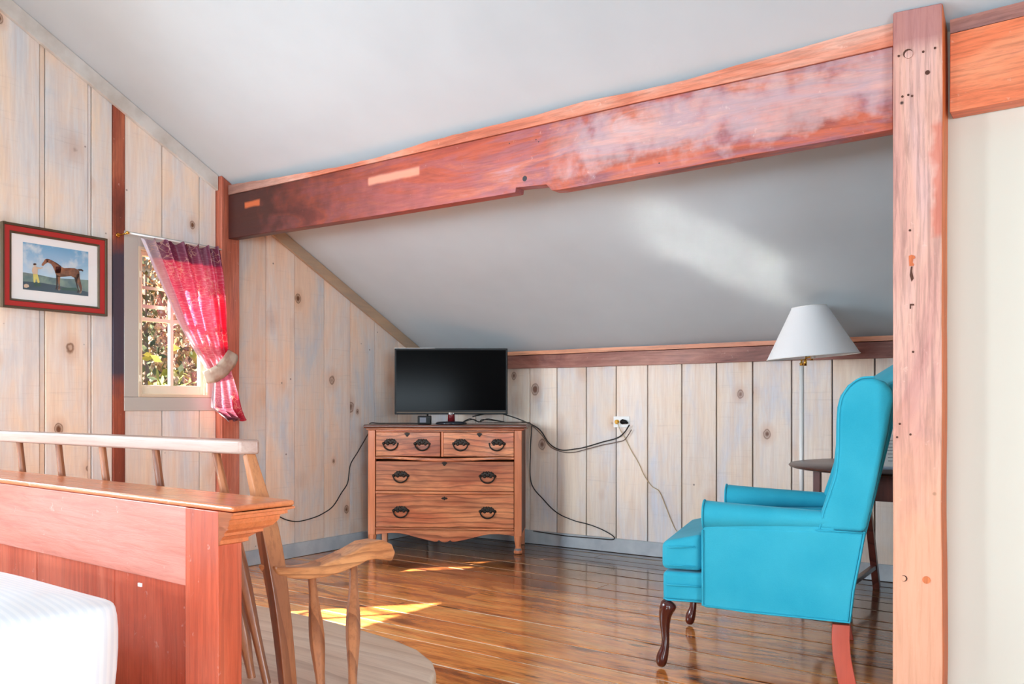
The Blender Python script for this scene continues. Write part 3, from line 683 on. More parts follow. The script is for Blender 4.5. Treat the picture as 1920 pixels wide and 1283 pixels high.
# ---------------------------------------------------------------- television
tvp = pT(846, HV, 5.76)
tv = empty('television', 'black flat television on a round glossy stand on the dresser', 'television', (tvp.x,tvp.y,.8485), YAW)
k = 5.75/1602
hw = 106*k; tz0 = (.97-(777.5-HV)*k)-.8485; tz1 = (.97+(HV-653.5)*k)-.8485
b = MB(); b.box((-hw,-.012,tz0),(hw,.014,tz1)); hs_ = b.build('bezel', M['black'], tv, bevel=.004)
b = MB(); b.box((-hw*.75,.0145,tz0+.05),(hw*.75,.045,tz1-.08)); b.build('rear_housing', M['black'], tv, bevel=.012)
b = MB(); b.box((-hw+.012,-.0132,tz0+.030),(hw-.012,-.0124,tz1-.012)); b.build('screen', M['screen'], tv)
b = MB(); b.box((-hw+.014,-.0135,tz0+.012),(hw-.014,-.0124,tz0+.017)); b.build('trim_line', M['frame_gold'], tv)
b = MB(); b.box((-hw,-.008,tz1+.0005),(-hw+.27,.006,tz1+.003)); tag(b.build('tape_strip', M['outlet'], tv), 'white strip along the left of the top edge')
b = MB(); b.tube([(0,.012,.018),(0,.010,.06),(0,.008,tz0+.03)], [.016,.015,.018], 10, flat=1.6); b.build('neck', M['tv_neck'], tv)
b = MB(); b.lathe([(.001,0),(.118,.001),(.118,.008),(.105,.017),(.04,.021),(.001,.022)], (0,0,0), 40, M=Matrix.Diagonal((.9,.75,1,1))); b.build('stand', M['tv_base'], tv)
b = MB(); bz = tz0+.004
for (x0,z0,x1_,z1) in ((0,0,.002,.011),(.002,0,.007,.002),(.010,0,.012,.011),(.012,0,.017,.002),(.012,.009,.017,.011),(.0155,.002,.017,.006),(.014,.0045,.017,.006)): b.box((x0+.002,-.0134,bz+z0),(x1_+.002,-.0122,bz+z1))
b.build('brand_lettering', M['silver'], tv)
b = MB(); b.box((-.016,-.0135,tz0+.001),(-.003,-.0125,tz0+.015)); b.build('brand_badge', M['silver'], tv, bevel=.003)

# black adapter beside the stand
ap_ = pT(796, HV, 5.74)
rt = empty('adapter_box', 'small black adapter box left of the television stand', 'adapter', (ap_.x,ap_.y,.8487), YAW)
b = MB(); b.box((-.045,-.02,0),(.045,.03,.058)); b.build('body', M['black'], rt, bevel=.006)
b = MB(); b.box((-.030,-.0208,.012),(.012,-.0201,.046)); b.build('label_plate', plain('grey_label', srgb(96,96,108), .3), rt)

# ---------------------------------------------------------------- cables
def smooth_pts(P, n=8):
    P = [Vector(p) for p in P]; Q = []
    for i in range(len(P)-1):
        p0,p1,p2,p3 = P[max(i-1,0)],P[i],P[i+1],P[min(i+2,len(P)-1)]
        for j in range(n):
            t = j/n; Q.append(.5*((2*p1)+(-p0+p2)*t+(2*p0-5*p1+4*p2-p3)*t*t+(-p0+3*p1-3*p2+p3)*t**3))
    Q.append(P[-1]); return Q
def cable(name, P, r, mat, label, cat='cable', group=None):
    b = MB(); b.tube(smooth_pts(P), r, 6); return tag(b.build(name, M[mat], None), label, cat, group)
YW = YB-.008
W = lambda u,v,off=0: pY(u, v, YW-off)
cable('television_cable', [dl(.16,.22,.90), dl(.30,.27,.925), dl(.40,.30,.905), dl(.515,.33,.862), W(1012,806,.03), W(1030,832,.01), W(1052,844), W(1080,842), W(1100,838), W(1130,829), W(1156,822), W(1170,812,.01), W(1180,797,.022)], .0042, 'cable',
      'black cable sagging along the plank wall up to the outlet')
cable('television_cable', [dl(.20,.26,.86), dl(.44,.29,.856), dl(.528,.33,.858), W(1015,815,.05), W(1032,838,.02), W(1056,848,.01), W(1078,848,.012), W(1102,842,.01), W(1128,835,.01), W(1158,829,.01), W(1172,824,.012), W(1184,806,.012)], .0030, 'cable_brown',
      'thin grey brown cable hanging just below the black one')
cable('antenna_cable', [dl(.30,.33,.856), dl(.50,.36,.858), dl(.552,.37,.846), dl(.556,.37,.79), dl(.548,.372,.66), W(996,905,.02), W(1020,938,.0), W(1045,962), W(1075,976), W(1105,984), W(1130,994), W(1150,1006,.005), W(1148,1012,.018), W(1120,1010,.016), W(1060,1005,.016), W(1000,996,.016)], .0036, 'cable',
      'black cable dropping beside the dresser and looping down to the baseboard')
XW = XL+.008
LW = lambda u,v,off=0: pX(u, v, XW+off)
cable('antenna_cable', [dl(-.14,.14,.853), dl(-.30,.12,.855), dl(-.46,.16,.853), dl(-.548,.20,.852), dl(-.556,.22,.80), LW(672,846,.01), LW(657,872), LW(652,905), LW(640,925), LW(624,950), LW(604,964,.004), LW(585,972), LW(560,978), LW(540,976), LW(522,968), LW(505,955)], .0036, 'cable',
      'black cable drooping across the left plank wall behind the bench')
cable('lamp_cord', [W(1158,792,.02), W(1163,806,.01), W(1172,822), W(1184,846), W(1197,868), W(1208,892), W(1222,912), W(1236,922), W(1248,950), W(1258,975), W(1268,995), W(1285,1005,.02)], .0026, 'cord',
      'thin beige cord trailing from the outlet behind the teal armchair', 'cord')
b = MB()
for i,(a,z) in enumerate(((.10,.862),(.13,.858))):
    b.tube(smooth_pts([dl(.08,.30,.86), dl(.13+.02*i,.33,z+.02), dl(.19,.35,z), dl(.25-.03*i,.31,z+.02), dl(.31,.34,z+.01), dl(.37,.31,z)]), .0032, 6)
tag(b.build('cable_tangle', M['cable']), 'tangle of black cable lying behind the television stand', 'cable')

# ---------------------------------------------------------------- outlet
p0, p1 = pY(1151,781,YB), pY(1181,802,YB)
ou = empty('wall_outlet', 'white outlet plate with a black and a yellow plug on plank wall', 'outlet', (p0.x,YB,p1.z))
w_, h_ = p1.x-p0.x, p0.z-p1.z
b = MB(); b.box((0,-.007,0),(w_,-.0005,h_)); b.build('plate', M['outlet'], ou, bevel=.002)
b = MB(); b.lathe([(.016,0),(.015,.012),(.010,.020)], (w_*.24,-.006,h_*.5), 12, M=Matrix.Rotation(pi/2,4,'X')); b.build('yellow_plug', M['yellow'], ou)
b = MB(); b.tube([(w_*.55,-.014,h_*.52),(w_*.62,-.020,h_*.52),(w_*.85,-.022,h_*.50),(w_*.95,-.018,h_*.38)], [.014,.018,.012,.005], 10); b.build('black_plug', M['black'], ou)

# ---------------------------------------------------------------- floor lamp (swing arm)
lx = pY(1503,800,4.65)
lp = empty('floor_lamp', 'white swing arm floor lamp with a tilted white cone shade', 'lamp', (lx.x,4.65,0))
z_top = pY(1503,686,4.65).z
b = MB(); b.lathe([(.001,0),(.13,.001),(.135,.010),(.12,.022),(.03,.032),(.015,.05),(.001,.051)], sides=32); b.build('base', M['white_enamel'], lp)
b = MB(); b.lathe([(.012,.05),(.0125,z_top)], sides=14); b.build('pole', M['white_enamel'], lp)
b = MB(); b.lathe([(.010,z_top),(.011,z_top+.014),(.005,z_top+.018),(.005,z_top+.030)], sides=12); b.ball((.0,0,z_top+.03), .006)
b.tube([(.004,-.01,z_top+.010),(.028,-.02,z_top+.012),(.028,-.02,z_top+.055),(.030,-.03,z_top+.038),(.068,-.05,z_top+.045)], .0045, 8)
b.lathe([(.009,z_top-.002),(.009,z_top+.034)], (.024,-.02,0), 12); b.lathe([(.0085,z_top+.024),(.0085,z_top+.052)], (.066,-.05,0), 12); b.lathe([(.005,z_top+.05),(.007,z_top+.075)], (.066,-.05,0), 10)
b.build('swing_arm', M['brass'], lp)
shc = pY(1524,669,4.60)
Tm = Matrix.Translation((shc.x-lx.x, -.05, shc.z)) @ Matrix.Rotation(YAW,4,'Z') @ Matrix.Rotation(radians(-4.2),4,'Y')
b = MB(); hS = .262; b.lathe([(.232,0),(.088,hS)], (0,0,0), 48, M=Tm, closed_ends=False)
sh = b.build('shade', M['shade'], lp)
b = MB()
for r_,z_ in ((.232,0),(.088,hS)): b.tube([Tm @ Vector((r_*cos(2*pi*i/48), r_*sin(2*pi*i/48), z_)) for i in range(49)], .0025, 6, cap=False)
b.build('rim', M['white_enamel'], sh)
b = MB(); b.lathe([(.012,-.01),(.014,.05),(.010,.06)], (0,0,0), 12, M=Tm); b.ball(Tm @ Vector((0,0,.10)), .030); b.build('bulb', M['outlet'], lp)
b = MB(); 
for a in (0, 2.1, 4.2): b.tube([Tm @ Vector((0,0,hS-.02)), Tm @ Vector((.088*cos(a),.088*sin(a),hS-.003))], .0015, 5)
b.tube([Tm @ Vector((0,0,.06)), Tm @ Vector((0,0,hS-.018))], .002, 6); b.build('shade_spider', M['brass'], lp)

# ---------------------------------------------------------------- side table
TC = Vector((-.665,4.42,0)); TZ = .69
tt = empty('side_table', 'dark round topped table with splayed legs behind the teal armchair', 'table', TC)
b = MB(); b.lathe([(.001,TZ-.016),(.585,TZ-.016),(.597,TZ-.011),(.600,TZ-.006),(.593,TZ),(.001,TZ)], sides=64); b.build('tabletop', M['table_wood'], tt, bevel=0)
b = MB(); b.box((-.33,-.30,TZ-.150),(.36,.30,TZ-.017)); b.build('apron', M['table_leg'], tt, bevel=.003)
def tleg(p, q, w=.024, nm='leg'):
    b = MB(); b.tube([p,q], [w,w], 4, twist=pi/4, smooth=False, up=(1,0,0)); return b.build(nm, M['table_leg'], tt, bevel=.002)
for sx in (-.285,.315):
    tleg((sx,-.06,TZ-.151),(sx,-.22,.002)); tleg((sx,.17,TZ-.151),(sx,.43,.002))
    tleg((sx,-.20,.125),(sx,.37,.125), .017, 'stretcher')
tleg((-.26,-.19,.09),(.29,-.19,.09), .020, 'stretcher'); tleg((-.26,.10,.15),(.29,.10,.15), .02, 'stretcher')
tleg((-.455,-.10,TZ-.017),(-.44,-.16,.30)); tleg((-.44,-.16,.30),(-.30,-.21,.10), .017, 'gate_brace')

# papers and stand on the table
bp = pZ(1660,878,TZ)
bk = empty('open_binder', 'white open binder standing on a dark tray on the side table', 'binder', (bp.x,bp.y+.05,TZ+.001), YAW-.1)
b = MB(); b.box((-.07,-.09,0),(.20,.14,.006)); b.build('tray', M['black'], bk, bevel=.002)
b = MB(); b.box((-.09,-.16,0.0),(.20,-.095,.010)); b.build('folder', plain('grey_blue_folder', srgb(176,186,204), .4), bk, bevel=.002)
b = MB(); b.prism([(-.055,-.05,.007),(.19,-.05,.007),(.19,.03,.145),(-.040,.03,.145)], (0,.004,0)); b.build('page', M['outlet'], bk)
b = MB(); b.prism([(-.060,.06,.007),(.19,.06,.007),(.19,.038,.15),(-.045,.038,.15)], (0,.004,0)); b.build('page', M['outlet'], bk)
b = MB()
for i in range(7):
    z = .03+.015*i; y_ = -.0505+(z-.007)*.08/.138-.0008; b.box((-.01+.002*i,y_,z),(.10+.02*(i%3),y_+.0006,z+.003))
tag(b.build('text_lines', plain('grey_print', srgb(150,150,155), .6), bk), kind='stuff')
# ---------------------------------------------------------------- wing armchair
F0 = pZ(1240,1255,0); A_ = Vector((.973,.232,0)).normalized(); W_ = Vector((-A_.y,A_.x,0))
ch = empty('wing_armchair', 'teal upholstered wing armchair with dark curved front legs', 'armchair', (F0.x,F0.y,0), math.atan2(A_.y,A_.x))
def CS(u, v, w=0.0):                      # pixel -> (depth, height) in the chair's vertical plane at width w
    P = pN(u, v, Vector((F0.x,F0.y,0))+W_*w, W_); d = P-Vector((F0.x,F0.y,0)); return (d.dot(A_), d.z)
def sheet(name, px, w0, w1, mat, bevel=.012, seg=3, plane=0.0, parent=ch, extra=None):
    pts = [CS(u,v,plane) for u,v in px] if px else extra
    b = MB(); b.prism([(s_,w0,z_) for s_,z_ in pts], (0,w1-w0,0)); return b.build(name, mat, parent, bevel=bevel, seg=seg), pts
WID = .68
for (w0,w1) in ((-.03,.05),(WID-.05,WID+.03)):
    near = w0 < .1
    sheet('side_panel', [(1317,982),(1400,990),(1535,994),(1621,1000),(1612,1050),(1600,1110),(1593,1170),(1500,1160),(1400,1150),(1317,1140)], w0, w1, M['teal'], .012, plane=-.03)
    if near: SIDE = [CS(*p,-.03) for p in ((1317,1140),(1400,1150),(1500,1160),(1593,1170),(1600,1110),(1612,1050),(1621,1000))]
# arms: scrolled roll, fuller at the front
sA, zA = CS(1316,967,-.03); sB, zB = CS(1537,978,-.03)
for w,sg in ((.012,-1),(WID-.012,1)):
    b = MB(); pts = []; rad = []
    for i in range(9):
        t = i/8; pts.append((sA+.004+(sB+.06-sA)*t, w+sg*.006, zA+(zB-zA)*t)); rad.append(.052-.021*t**.8)
    b.tube(pts, rad, 20, flat=1.12); arm = b.build('arm', M['teal'], ch, bevel=.010, seg=3)
    b = MB(); r0 = .052; b.tube([(sA+.004, w+sg*.006+r0*1.12*cos(2*pi*i/28), zA+r0*sin(2*pi*i/28)) for i in range(29)], .0035, 6, cap=False); b.build('piping', M['teal_pipe'], arm)
# arm support block between panel and roll
for w in (.0, WID):
    b = MB(); b.box((sA+.012, w-.028, .33),(sB+.05, w+.028, zA-.02)); b.build('arm_support', M['teal'], ch, bevel=.008)
# wings
wing_px = [(1531,995),(1540,960),(1552,925),(1563,890),(1567,850),(1568,800),(1570,765),(1576,742),(1590,722),(1610,709),(1635,707),(1660,716),(1675,732),(1676,748),(1670,778),(1665,810),(1656,850),(1645,900),(1634,950),(1622,1000)]
for (w0,w1) in ((-.03,.035),(WID-.035,WID+.03)):
    wg,wp = sheet('wing', wing_px, w0, w1, M['teal'], .020, 4, plane=-.03)
    b = MB(); e = (w0 if w0 < .1 else w1)
    b.tube(smooth_pts([(s_+.008, e+(.010 if w0 < .1 else -.010)*.3, z_) for s_,z_ in wp[:11]],4), .0035, 6); b.build('piping', M['teal_pipe'], wg)
# inner back: leaning cushion with a raised crest
sb0,zb0_ = CS(1560,985,-.03); sbT,zbT = CS(1655,722,-.03)
b = MB()
def backf(u, v):
    a = -1+2*u; w = WID/2+a*(WID/2-.036)
    ztop = zbT+.020+.072*(.5+.5*cos(a*pi))**.7
    z = .40+(ztop-.40)*v
    s_ = sb0-.02+(sbT-sb0-.01)*((z-.40)/(zbT-.40))-.03*(1-a*a)*sin(pi*min(1,v*1.02)) 
    return (s_, w, z)
nb, mbk = 16, 16
V1 = [[b.v(backf(i/nb, j/mbk)) for j in range(mbk+1)] for i in range(nb+1)]
V2 = [[b.v(Vector(backf(i/nb, j/mbk))*1.0+Vector((.10+.03*(1-(-1+2*i/nb)**2)*sin(pi*min(1,j/mbk)),0,.018*(j/mbk)**6))) for j in range(mbk+1)] for i in range(nb+1)]
for i in range(nb):
    for j in range(mbk):
        b.bm.faces.new((V1[i][j],V1[i+1][j],V1[i+1][j+1],V1[i][j+1])); b.bm.faces.new((V2[i][j],V2[i][j+1],V2[i+1][j+1],V2[i+1][j]))
for i in range(nb):
    b.bm.faces.new((V1[i][mbk],V1[i+1][mbk],V2[i+1][mbk],V2[i][mbk])); b.bm.faces.new((V1[i][0],V2[i][0],V2[i+1][0],V1[i+1][0]))
for j in range(mbk):
    b.bm.faces.new((V1[0][j],V1[0][j+1],V2[0][j+1],V2[0][j])); b.bm.faces.new((V1[nb][j],V2[nb][j],V2[nb][j+1],V1[nb][j+1]))
for i in range(nb+1):
    V1[i][mbk].co.z -= .045; V1[i][mbk].co.x += .004; V1[i][mbk-1].co.z -= .012
b.build('backrest', M['teal'], ch, bevel=.026, seg=4)
# outer back: follows the rear outline of panels and wings
back_line = [CS(*p,-.03) for p in ((1593,1170),(1600,1110),(1612,1050),(1621,1000),(1634,950),(1645,900),(1656,850),(1665,810),(1671,775),(1676,748))]
b = MB(); b.prism([(s_-.012,-.0,z_) for s_,z_ in back_line]+[(s_+.006,-.0,z_) for s_,z_ in back_line[::-1]], (0,WID,0)); b.build('back_cover', M['dark_back'], ch)
# seat deck, cushion, front rail
zr0 = CS(1240,1126,0)[1]; zr1 = CS(1245,1070,0)[1]
sF = CS(1242,1100,0)[0]
b = MB(); b.box((sF, .004, zr0),(.62, WID-.004, zr1-.004)); rail = b.build('front_rail', M['teal'], ch, bevel=.016, seg=4)
for zz in (zr0+.004, (zr0+zr1)/2+.004):
    b = MB(); b.tube([(.16,.000,zz+.002),(sF+.02,.000,zz),(sF+.002,.02,zz),(sF,WID/2,zz),(sF+.002,WID-.02,zz),(.16,WID,zz+.002)], .0035, 6); b.build('piping', M['teal_pipe'], rail)
zc0 = zr1+.000; zc1 = CS(1240,1020,0)[1]; sC = sF-.006
b = MB(); Z0,Z1 = zc0+.002, zc1+.006
out = [(sC,.012),(sC,WID-.012),(sA-.006,WID-.012),(sA-.004,WID-.055),(.58,WID-.055),(.58,.055),(sA-.004,.055),(sA-.006,.012)]
b.prism([(x,y_,Z0) for x,y_ in out], (0,0,Z1-Z0))
for v in b.bm.verts:
    if v.co.z > (Z0+Z1)/2 and v.co.x > sA-.05: v.co.z += .035
cu = b.build('seat_cushion', M['teal'], ch, bevel=.028, seg=4)
b = MB(); b.tube([(sA-.03,.008,Z1-.012),(sC+.03,.008,Z1-.018),(sC+.004,.035,Z1-.018),(sC-.001,WID/2,Z1-.018),(sC+.004,WID-.035,Z1-.018),(sC+.03,WID-.008,Z1-.018),(sA-.03,WID-.008,Z1-.012)], .0035, 6); b.build('piping', M['teal_pipe'], cu)
b = MB(); b.tube([(sA-.03,.010,Z0+.018),(sC+.03,.010,Z0+.018),(sC+.004,.035,Z0+.018),(sC-.001,WID/2,Z0+.018),(sC+.004,WID-.035,Z0+.018),(sA-.03,WID-.010,Z0+.018)], .0030, 6); b.build('piping', M['teal_pipe'], cu)
# piping on the side panel
b = MB(); q = [(s_,-.031,z_+.004) for s_,z_ in SIDE]; b.tube([(sA+.002,-.031,zA-.05)]+[(sA+.002,-.031,SIDE[0][1]+.01)]+q[1:], .0035, 6); b.build('piping', M['teal_pipe'], ch)
b = MB(); p_a, p_b = CS(1530,994,-.03), CS(1621,1000,-.03); b.tube([(p_a[0],-.032,p_a[1]),(p_b[0],-.032,p_b[1])], .0028, 6); b.build('piping', M['teal_pipe'], ch)
# legs
def cab(w, mir=1):
    px = [(1257,1128),(1248,1144),(1245,1160),(1245.5,1181),(1247.5,1202),(1245.5,1218),(1241,1230),(1239,1242),(1238,1253)]
    pts = [CS(u,v,0) for u,v in px]; rad = [.036,.028,.0225,.017,.0135,.016,.0225,.0225,.013]
    b = MB(); P = [(s_,w,max(z_,.008)) for s_,z_ in pts]; P[-1] = (P[-1][0],w,.003)
    b.tube(P, rad, 14, up=(0,1,0)); return b.build('leg', M['mahogany'], ch, sub=1)
cab(.012); cab(WID-.012)
def rearleg(w):
    px = [(1577,1172),(1576,1200),(1578,1230),(1584,1262),(1596,1300),(1612,1340)]
    pts = [CS(u,v,-.02) for u,v in px]; P = [(s_,w,z_) for s_,z_ in pts]
    z0 = P[-1][2]; P = [p for p in P if p[2] > .01]; l = P[-1]; P.append((l[0]+.02*l[2]/.05*.5,w,.001))
    b = MB(); n_ = len(P); hw_ = .029
    A = [[b.v((p[0]-hw_,p[1]-.02,p[2])), b.v((p[0]+hw_,p[1]-.02,p[2])), b.v((p[0]+hw_,p[1]+.02,p[2])), b.v((p[0]-hw_,p[1]+.02,p[2]))] for p in P]
    for i in range(n_-1):
        for k_ in range(4): b.bm.faces.new((A[i][k_],A[i][(k_+1)%4],A[i+1][(k_+1)%4],A[i+1][k_]))
    b.bm.faces.new(A[0]); b.bm.faces.new(A[-1]); o = b.build('leg', M['cherry'], ch, bevel=.003); tag(o, 'straight raked reddish rear leg'); return o
rearleg(.0); rearleg(WID)

# ---------------------------------------------------------------- bed
EX = -1.248                                           # right end of the footboard's cap
pA = pT(437,950,1.50); EX = pA.x; YN = pA.y; ZT = pA.z
an = radians(-5.0)
bed = empty('bed', 'bed with red stained footboard, moulded cap and white striped bedding', 'bed', (EX,YN,0), 0)
FR = Matrix.Rotation(radians(3.2),4,'Z')               # footboard stands a little out of square
FR = Matrix.Rotation(radians(-3.2),4,'Z')
def fbx(name, a, c, mat, bevel=.002, par=bed, jit=0):
    b = MB(); b.box(a, c, M=FR); return b.build(name, mat, par, bevel=bevel)
LEN = 1.72; OVH = .045; TH = .050
fbx('corner_post', (-OVH-.105,0,.002), (-OVH,TH,ZT-.012), M['foot_v'])
fbx('corner_post', (-LEN,0,.002), (-LEN+.105,TH,ZT-.012), M['foot_v'])
fbx('top_rail', (-LEN+.106,.003,ZT-.160), (-OVH-.106,TH-.004,ZT-.012), M['foot'])
fbx('bottom_rail', (-LEN+.106,.003,.16), (-OVH-.106,TH-.004,.30), M['foot'])
xs_ = [-LEN+.106, -1.28, -.90, -.52, -OVH-.106]; xs_ = [-OVH-.106, -.445, -.80, -1.16, -LEN+.106]
for a,c in zip(xs_[1:], xs_): fbx('panel', (a+.0015,.020,.30), (c-.0015,.032,ZT-.161), M['foot_v'], .0015)
# cap slab and stepped moulding around the end and the far side
fbx('cap', (-LEN-.01,-.001,ZT-.011), (0,.134,ZT), M['foot_cap'], .004)
prof = [(0,-.012),(0,-.016),(-.006,-.018),(-.006,-.024),(-.012,-.026),(-.013,-.034),(-.018,-.044),(-.026,-.050),(-.026,-.055),(-.031,-.057),(-.038,-.064),(-.038,-.071),(-.045,-.074)]
b = MB(); A = []
for (o_,z_) in prof:                                   # outline ring at each step: end face, far face
    e = 0+o_; f = .134-.089*(-o_/.045)
    A.append([b.v(FR @ Vector(p)) for p in ((-.30*0-OVH+.001,0,ZT+z_),(e,0,ZT+z_),(e,f,ZT+z_),(-LEN,f,ZT+z_),(-LEN,TH-.006,ZT+z_))])
for i in range(len(A)-1):
    for k_ in range(4):
        b.bm.faces.new((A[i][k_],A[i][k_+1],A[i+1][k_+1],A[i+1][k_]))
b.bm.faces.new([r_[0] for r_ in (A[0],A[-1])]+[r_[1] for r_ in A[::-1]])
mo = b.build('cap_moulding', M['foot_cap'], bed)
tg = pN(265,1096,Vector((EX,YN,0)),FR @ Vector((0,1,0))); 
b = MB(); b.box((tg.x-EX-.006,tg.y-YN-.004,tg.z-.004),(tg.x-EX+.005,tg.y-YN-.001,tg.z+.003)); b.build('tag_scrap', M['tag_white'], bed)
fbx('side_rail', (-OVH-.075,-2.0,.20), (-OVH-.045,-.002,.36), M['foot'])
fbx('side_rail', (-LEN+.045,-2.0,.20), (-LEN+.075,-.002,.36), M['foot'])
b = MB(); b.box((-LEN+.08,-1.95,.22),(-OVH-.08,-.05,.44)); b.build('mattress', M['mat_white'], bed, bevel=.04, seg=3)
# comforter: puffy slab falling over the foot and the side
cnr = pT(238,1126,1.46); cx, cy = cnr.x-EX, cnr.y-YN
b = MB()
def comf(u, v):
    x = (-LEN+.05)+(cx+.0-(-LEN+.05))*u; y_ = -1.95+(cy+1.95)*v
    return x, y_
NX, NY = 30, 34; ztop = .640
Vg = {}
def cz(x, y_):
    ex = cx-x; ey = cy-y_; z = ztop+.012*noise.noise(Vector((x*3,y_*3,0)))+.050*(1-math.exp(-min(ex,ey)*4.5))
    return z
xsn = [-LEN+.04+(cx+LEN-.04)*i/NX for i in range(NX+1)]; ysn = [-1.98+(cy+1.98)*(1-(1-j/NY)**1.5) for j in range(NY+1)]
rc = .05
def round_corner(x, y_):
    ex, ey = cx-x, cy-y_
    if ex < rc and ey < rc:
        d = Vector((rc-ex, rc-ey)); m = max(d.x,d.y); 
        if d.length > 1e-6: d = d.normalized()*m; return cx-rc+d.x, cy-rc+d.y
    return x, y_
G = [[None]*(NY+1) for _ in range(NX+1)]
for i in range(NX+1):
    for j in range(NY+1):
        x,y_ = round_corner(xsn[i], ysn[j]); G[i][j] = b.v((x,y_,cz(x,y_)))
for i in range(NX):
    for j in range(NY): b.bm.faces.new((G[i][j],G[i+1][j],G[i+1][j+1],G[i][j+1]))
bord = [G[NX][j] for j in range(NY+1)]+[G[i][NY] for i in range(NX-1,-1,-1)]
prev = bord
for kk,(dn,ins) in enumerate(((.020,.006),(.08,.008),(.16,.001),(.24,-.008),(.32,-.012))):
    cur = []
    for q_,vt in enumerate(bord):
        c_ = vt.co; wv_ = .006*sin(q_*1.3)*kk/3
        ox = (1 if q_ <= NY else 0); oy_ = (1 if q_ >= NY else 0)
        cur.append(b.v((c_.x+ox*(ins+wv_), c_.y+oy_*min(ins+wv_, .010), ztop-dn)))
    for q_ in range(len(bord)-1): b.bm.faces.new((prev[q_],prev[q_+1],cur[q_+1],cur[q_]))
    prev = cur
b.build('comforter', M['bedding'], bed, sub=1, smooth=True)

# ---------------------------------------------------------------- bench
ZS = .385
OB = Vector((-1.42,1.19,0)); BRZ = radians(-2.0); RB = Matrix.Rotation(-BRZ,3,'Z')
be = empty('spindle_back_bench', 'long oak bench with spindle back and scrolled arm behind footboard', 'bench', OB, BRZ)
NB = Matrix.Rotation(BRZ,3,'Z') @ Vector((0,1,0))
def B_(p): return RB @ (Vector(p)-OB)                 # world -> bench
def bp(u, v, off=0.0): return B_(pN(u, v, OB+NB*off, NB))   # point in the plane of the back
MID = -.70                                             # bench is symmetrical about this local x
def mx_(p, sg): return Vector(p) if sg > 0 else Vector((2*MID-p[0], p[1], p[2]))
edge = [B_(pZ(u,v,ZS)) for u,v in ((480,1133),(600,1158),(680,1180),(740,1198),(785,1217),(812,1238),(818,1256),(806,1283))]
out = [(p.x,p.y) for p in edge]+[(edge[-1].x-.03, .02),(edge[-1].x-.07,-.028)]
mir = [(2*MID-x, y_) for x,y_ in out[::-1]]
b = MB(); b.prism([(x,y_,ZS-.038) for x,y_ in out+mir], (0,0,.038)); b.build('seat', M['bench_seat'], be, bevel=.012, seg=3)
zcr = .898
c1_ = pN(482,840,OB,NB); xcr = bp(482,840).x
cr = [(xcr,.005),(xcr-.028,-.024),(xcr-.10,-.028)]; cr = cr+[(2*MID-x,y_) for x,y_ in cr[::-1]]+[(2*MID-xcr+.035,.032),(xcr-.035,.032)]
b = MB(); b.prism([(x,y_,zcr-.030) for x,y_ in cr], (0,0,.030)); b.build('crest_rail', M['bench_crest'], be, bevel=.006, seg=3)
def spindle(P0, P1, nm='spindle', r=.0095, bulge=.6, sides=6):
    b = MB(); P = []; R_ = []
    for i in range(11):
        t = i/10; P.append(Vector(P0).lerp(Vector(P1), t)); R_.append(r*(1+bulge*sin(pi*min(1,max(0,(t*1.25-.12))))**2))
    b.tube(P, R_, sides, smooth=False, twist=.3, up=(0,1,0)); return b.build(nm, M['bench'], be, bevel=.0015, seg=1)
tx = [bp(u,850).x for u in (403,290,190,108,35)]
sh_ = [bp(494,1283).x-tx[0], .095,.09,.09,.09]
while tx[-1]-.2 > 2*MID-tx[0]+.1: tx.append(tx[-1]-.195); sh_.append(.0)
for x,d_ in zip(tx,sh_): spindle((x+d_,.012,ZS-.012),(x,.002,zcr-.028))
q1, q2 = bp(462,1290), bp(436,1165); spindle((q1.x,.016,ZS-.012),(q2.x-.012,.010,q2.z+.09),'brace')
def stile(sg):
    P = [(bp(533,1290).x,.012,ZS-.014)]+[(bp(u,v).x,.010,bp(u,v).z) for u,v in ((522,1180),(506,1065),(486,960))]+[(bp(464,855).x,.003,zcr-.029)]
    b = MB(); b.tube(smooth_pts([mx_(p,sg) for p in P],3), [.020,.021,.022,.023,.024,.0255,.027,.0275,.027,.024,.020,.017,.015], 4, smooth=False, twist=pi/4-.25, up=(0,1,0)); b.build('stile', M['bench'], be, bevel=.003)
stile(1); stile(-1)
PA = Vector((-1.395,1.19,0)); NA = Vector((1,-.20,0)).normalized()
def ap2(u, v): return B_(pN(u, v, PA, NA))
px_arm = [(516,1062),(538,1052),(575,1053),(605,1049),(638,1036),(668,1022),(696,1006),(720,1002),(736,1010),(743,1026),(737,1042),(722,1050),(706,1049),(690,1052),(676,1060),(645,1073),(613,1083),(582,1087),(550,1086),(525,1080),(517,1070)]
def arm(sg):
    pts = [mx_(ap2(u,v)-Vector((0,0,.013 if v < 1056 and (u,v) not in ((722,1050),(706,1049),(690,1052)) else 0)), sg) for u,v in px_arm]
    b = MB(); b.prism(pts, (-.050*sg,-.006,0)); b.build('arm', M['bench_arm'], be, bevel=.008, seg=3)
arm(1); arm(-1)
for (u0,v0,u1,v1_) in ((597,1080,604,1306),(676,1056,661,1300)):
    for sg in (1,-1):
        a0 = mx_(ap2(u0,v0)+Vector((-.022,0,.004)), sg); b0 = mx_(B_(pZ(u1,v1_,ZS)), sg); b0.z = ZS-.012
        spindle(b0, a0, 'arm_spindle', .0095, .75)
for x,y_,sx,sy in ((-.02,.26,.05,.06),(-.02,.03,.05,-.04),(2*MID+.02,.26,-.05,.06),(2*MID+.02,.03,-.05,-.04)):
    b = MB(); b.tube([(x,y_,ZS-.03),(x+sx*.5,y_+sy*.5,.2),(x+sx,y_+sy,.001)], [.020,.023,.014], 10); b.build('leg', M['bench'], be)

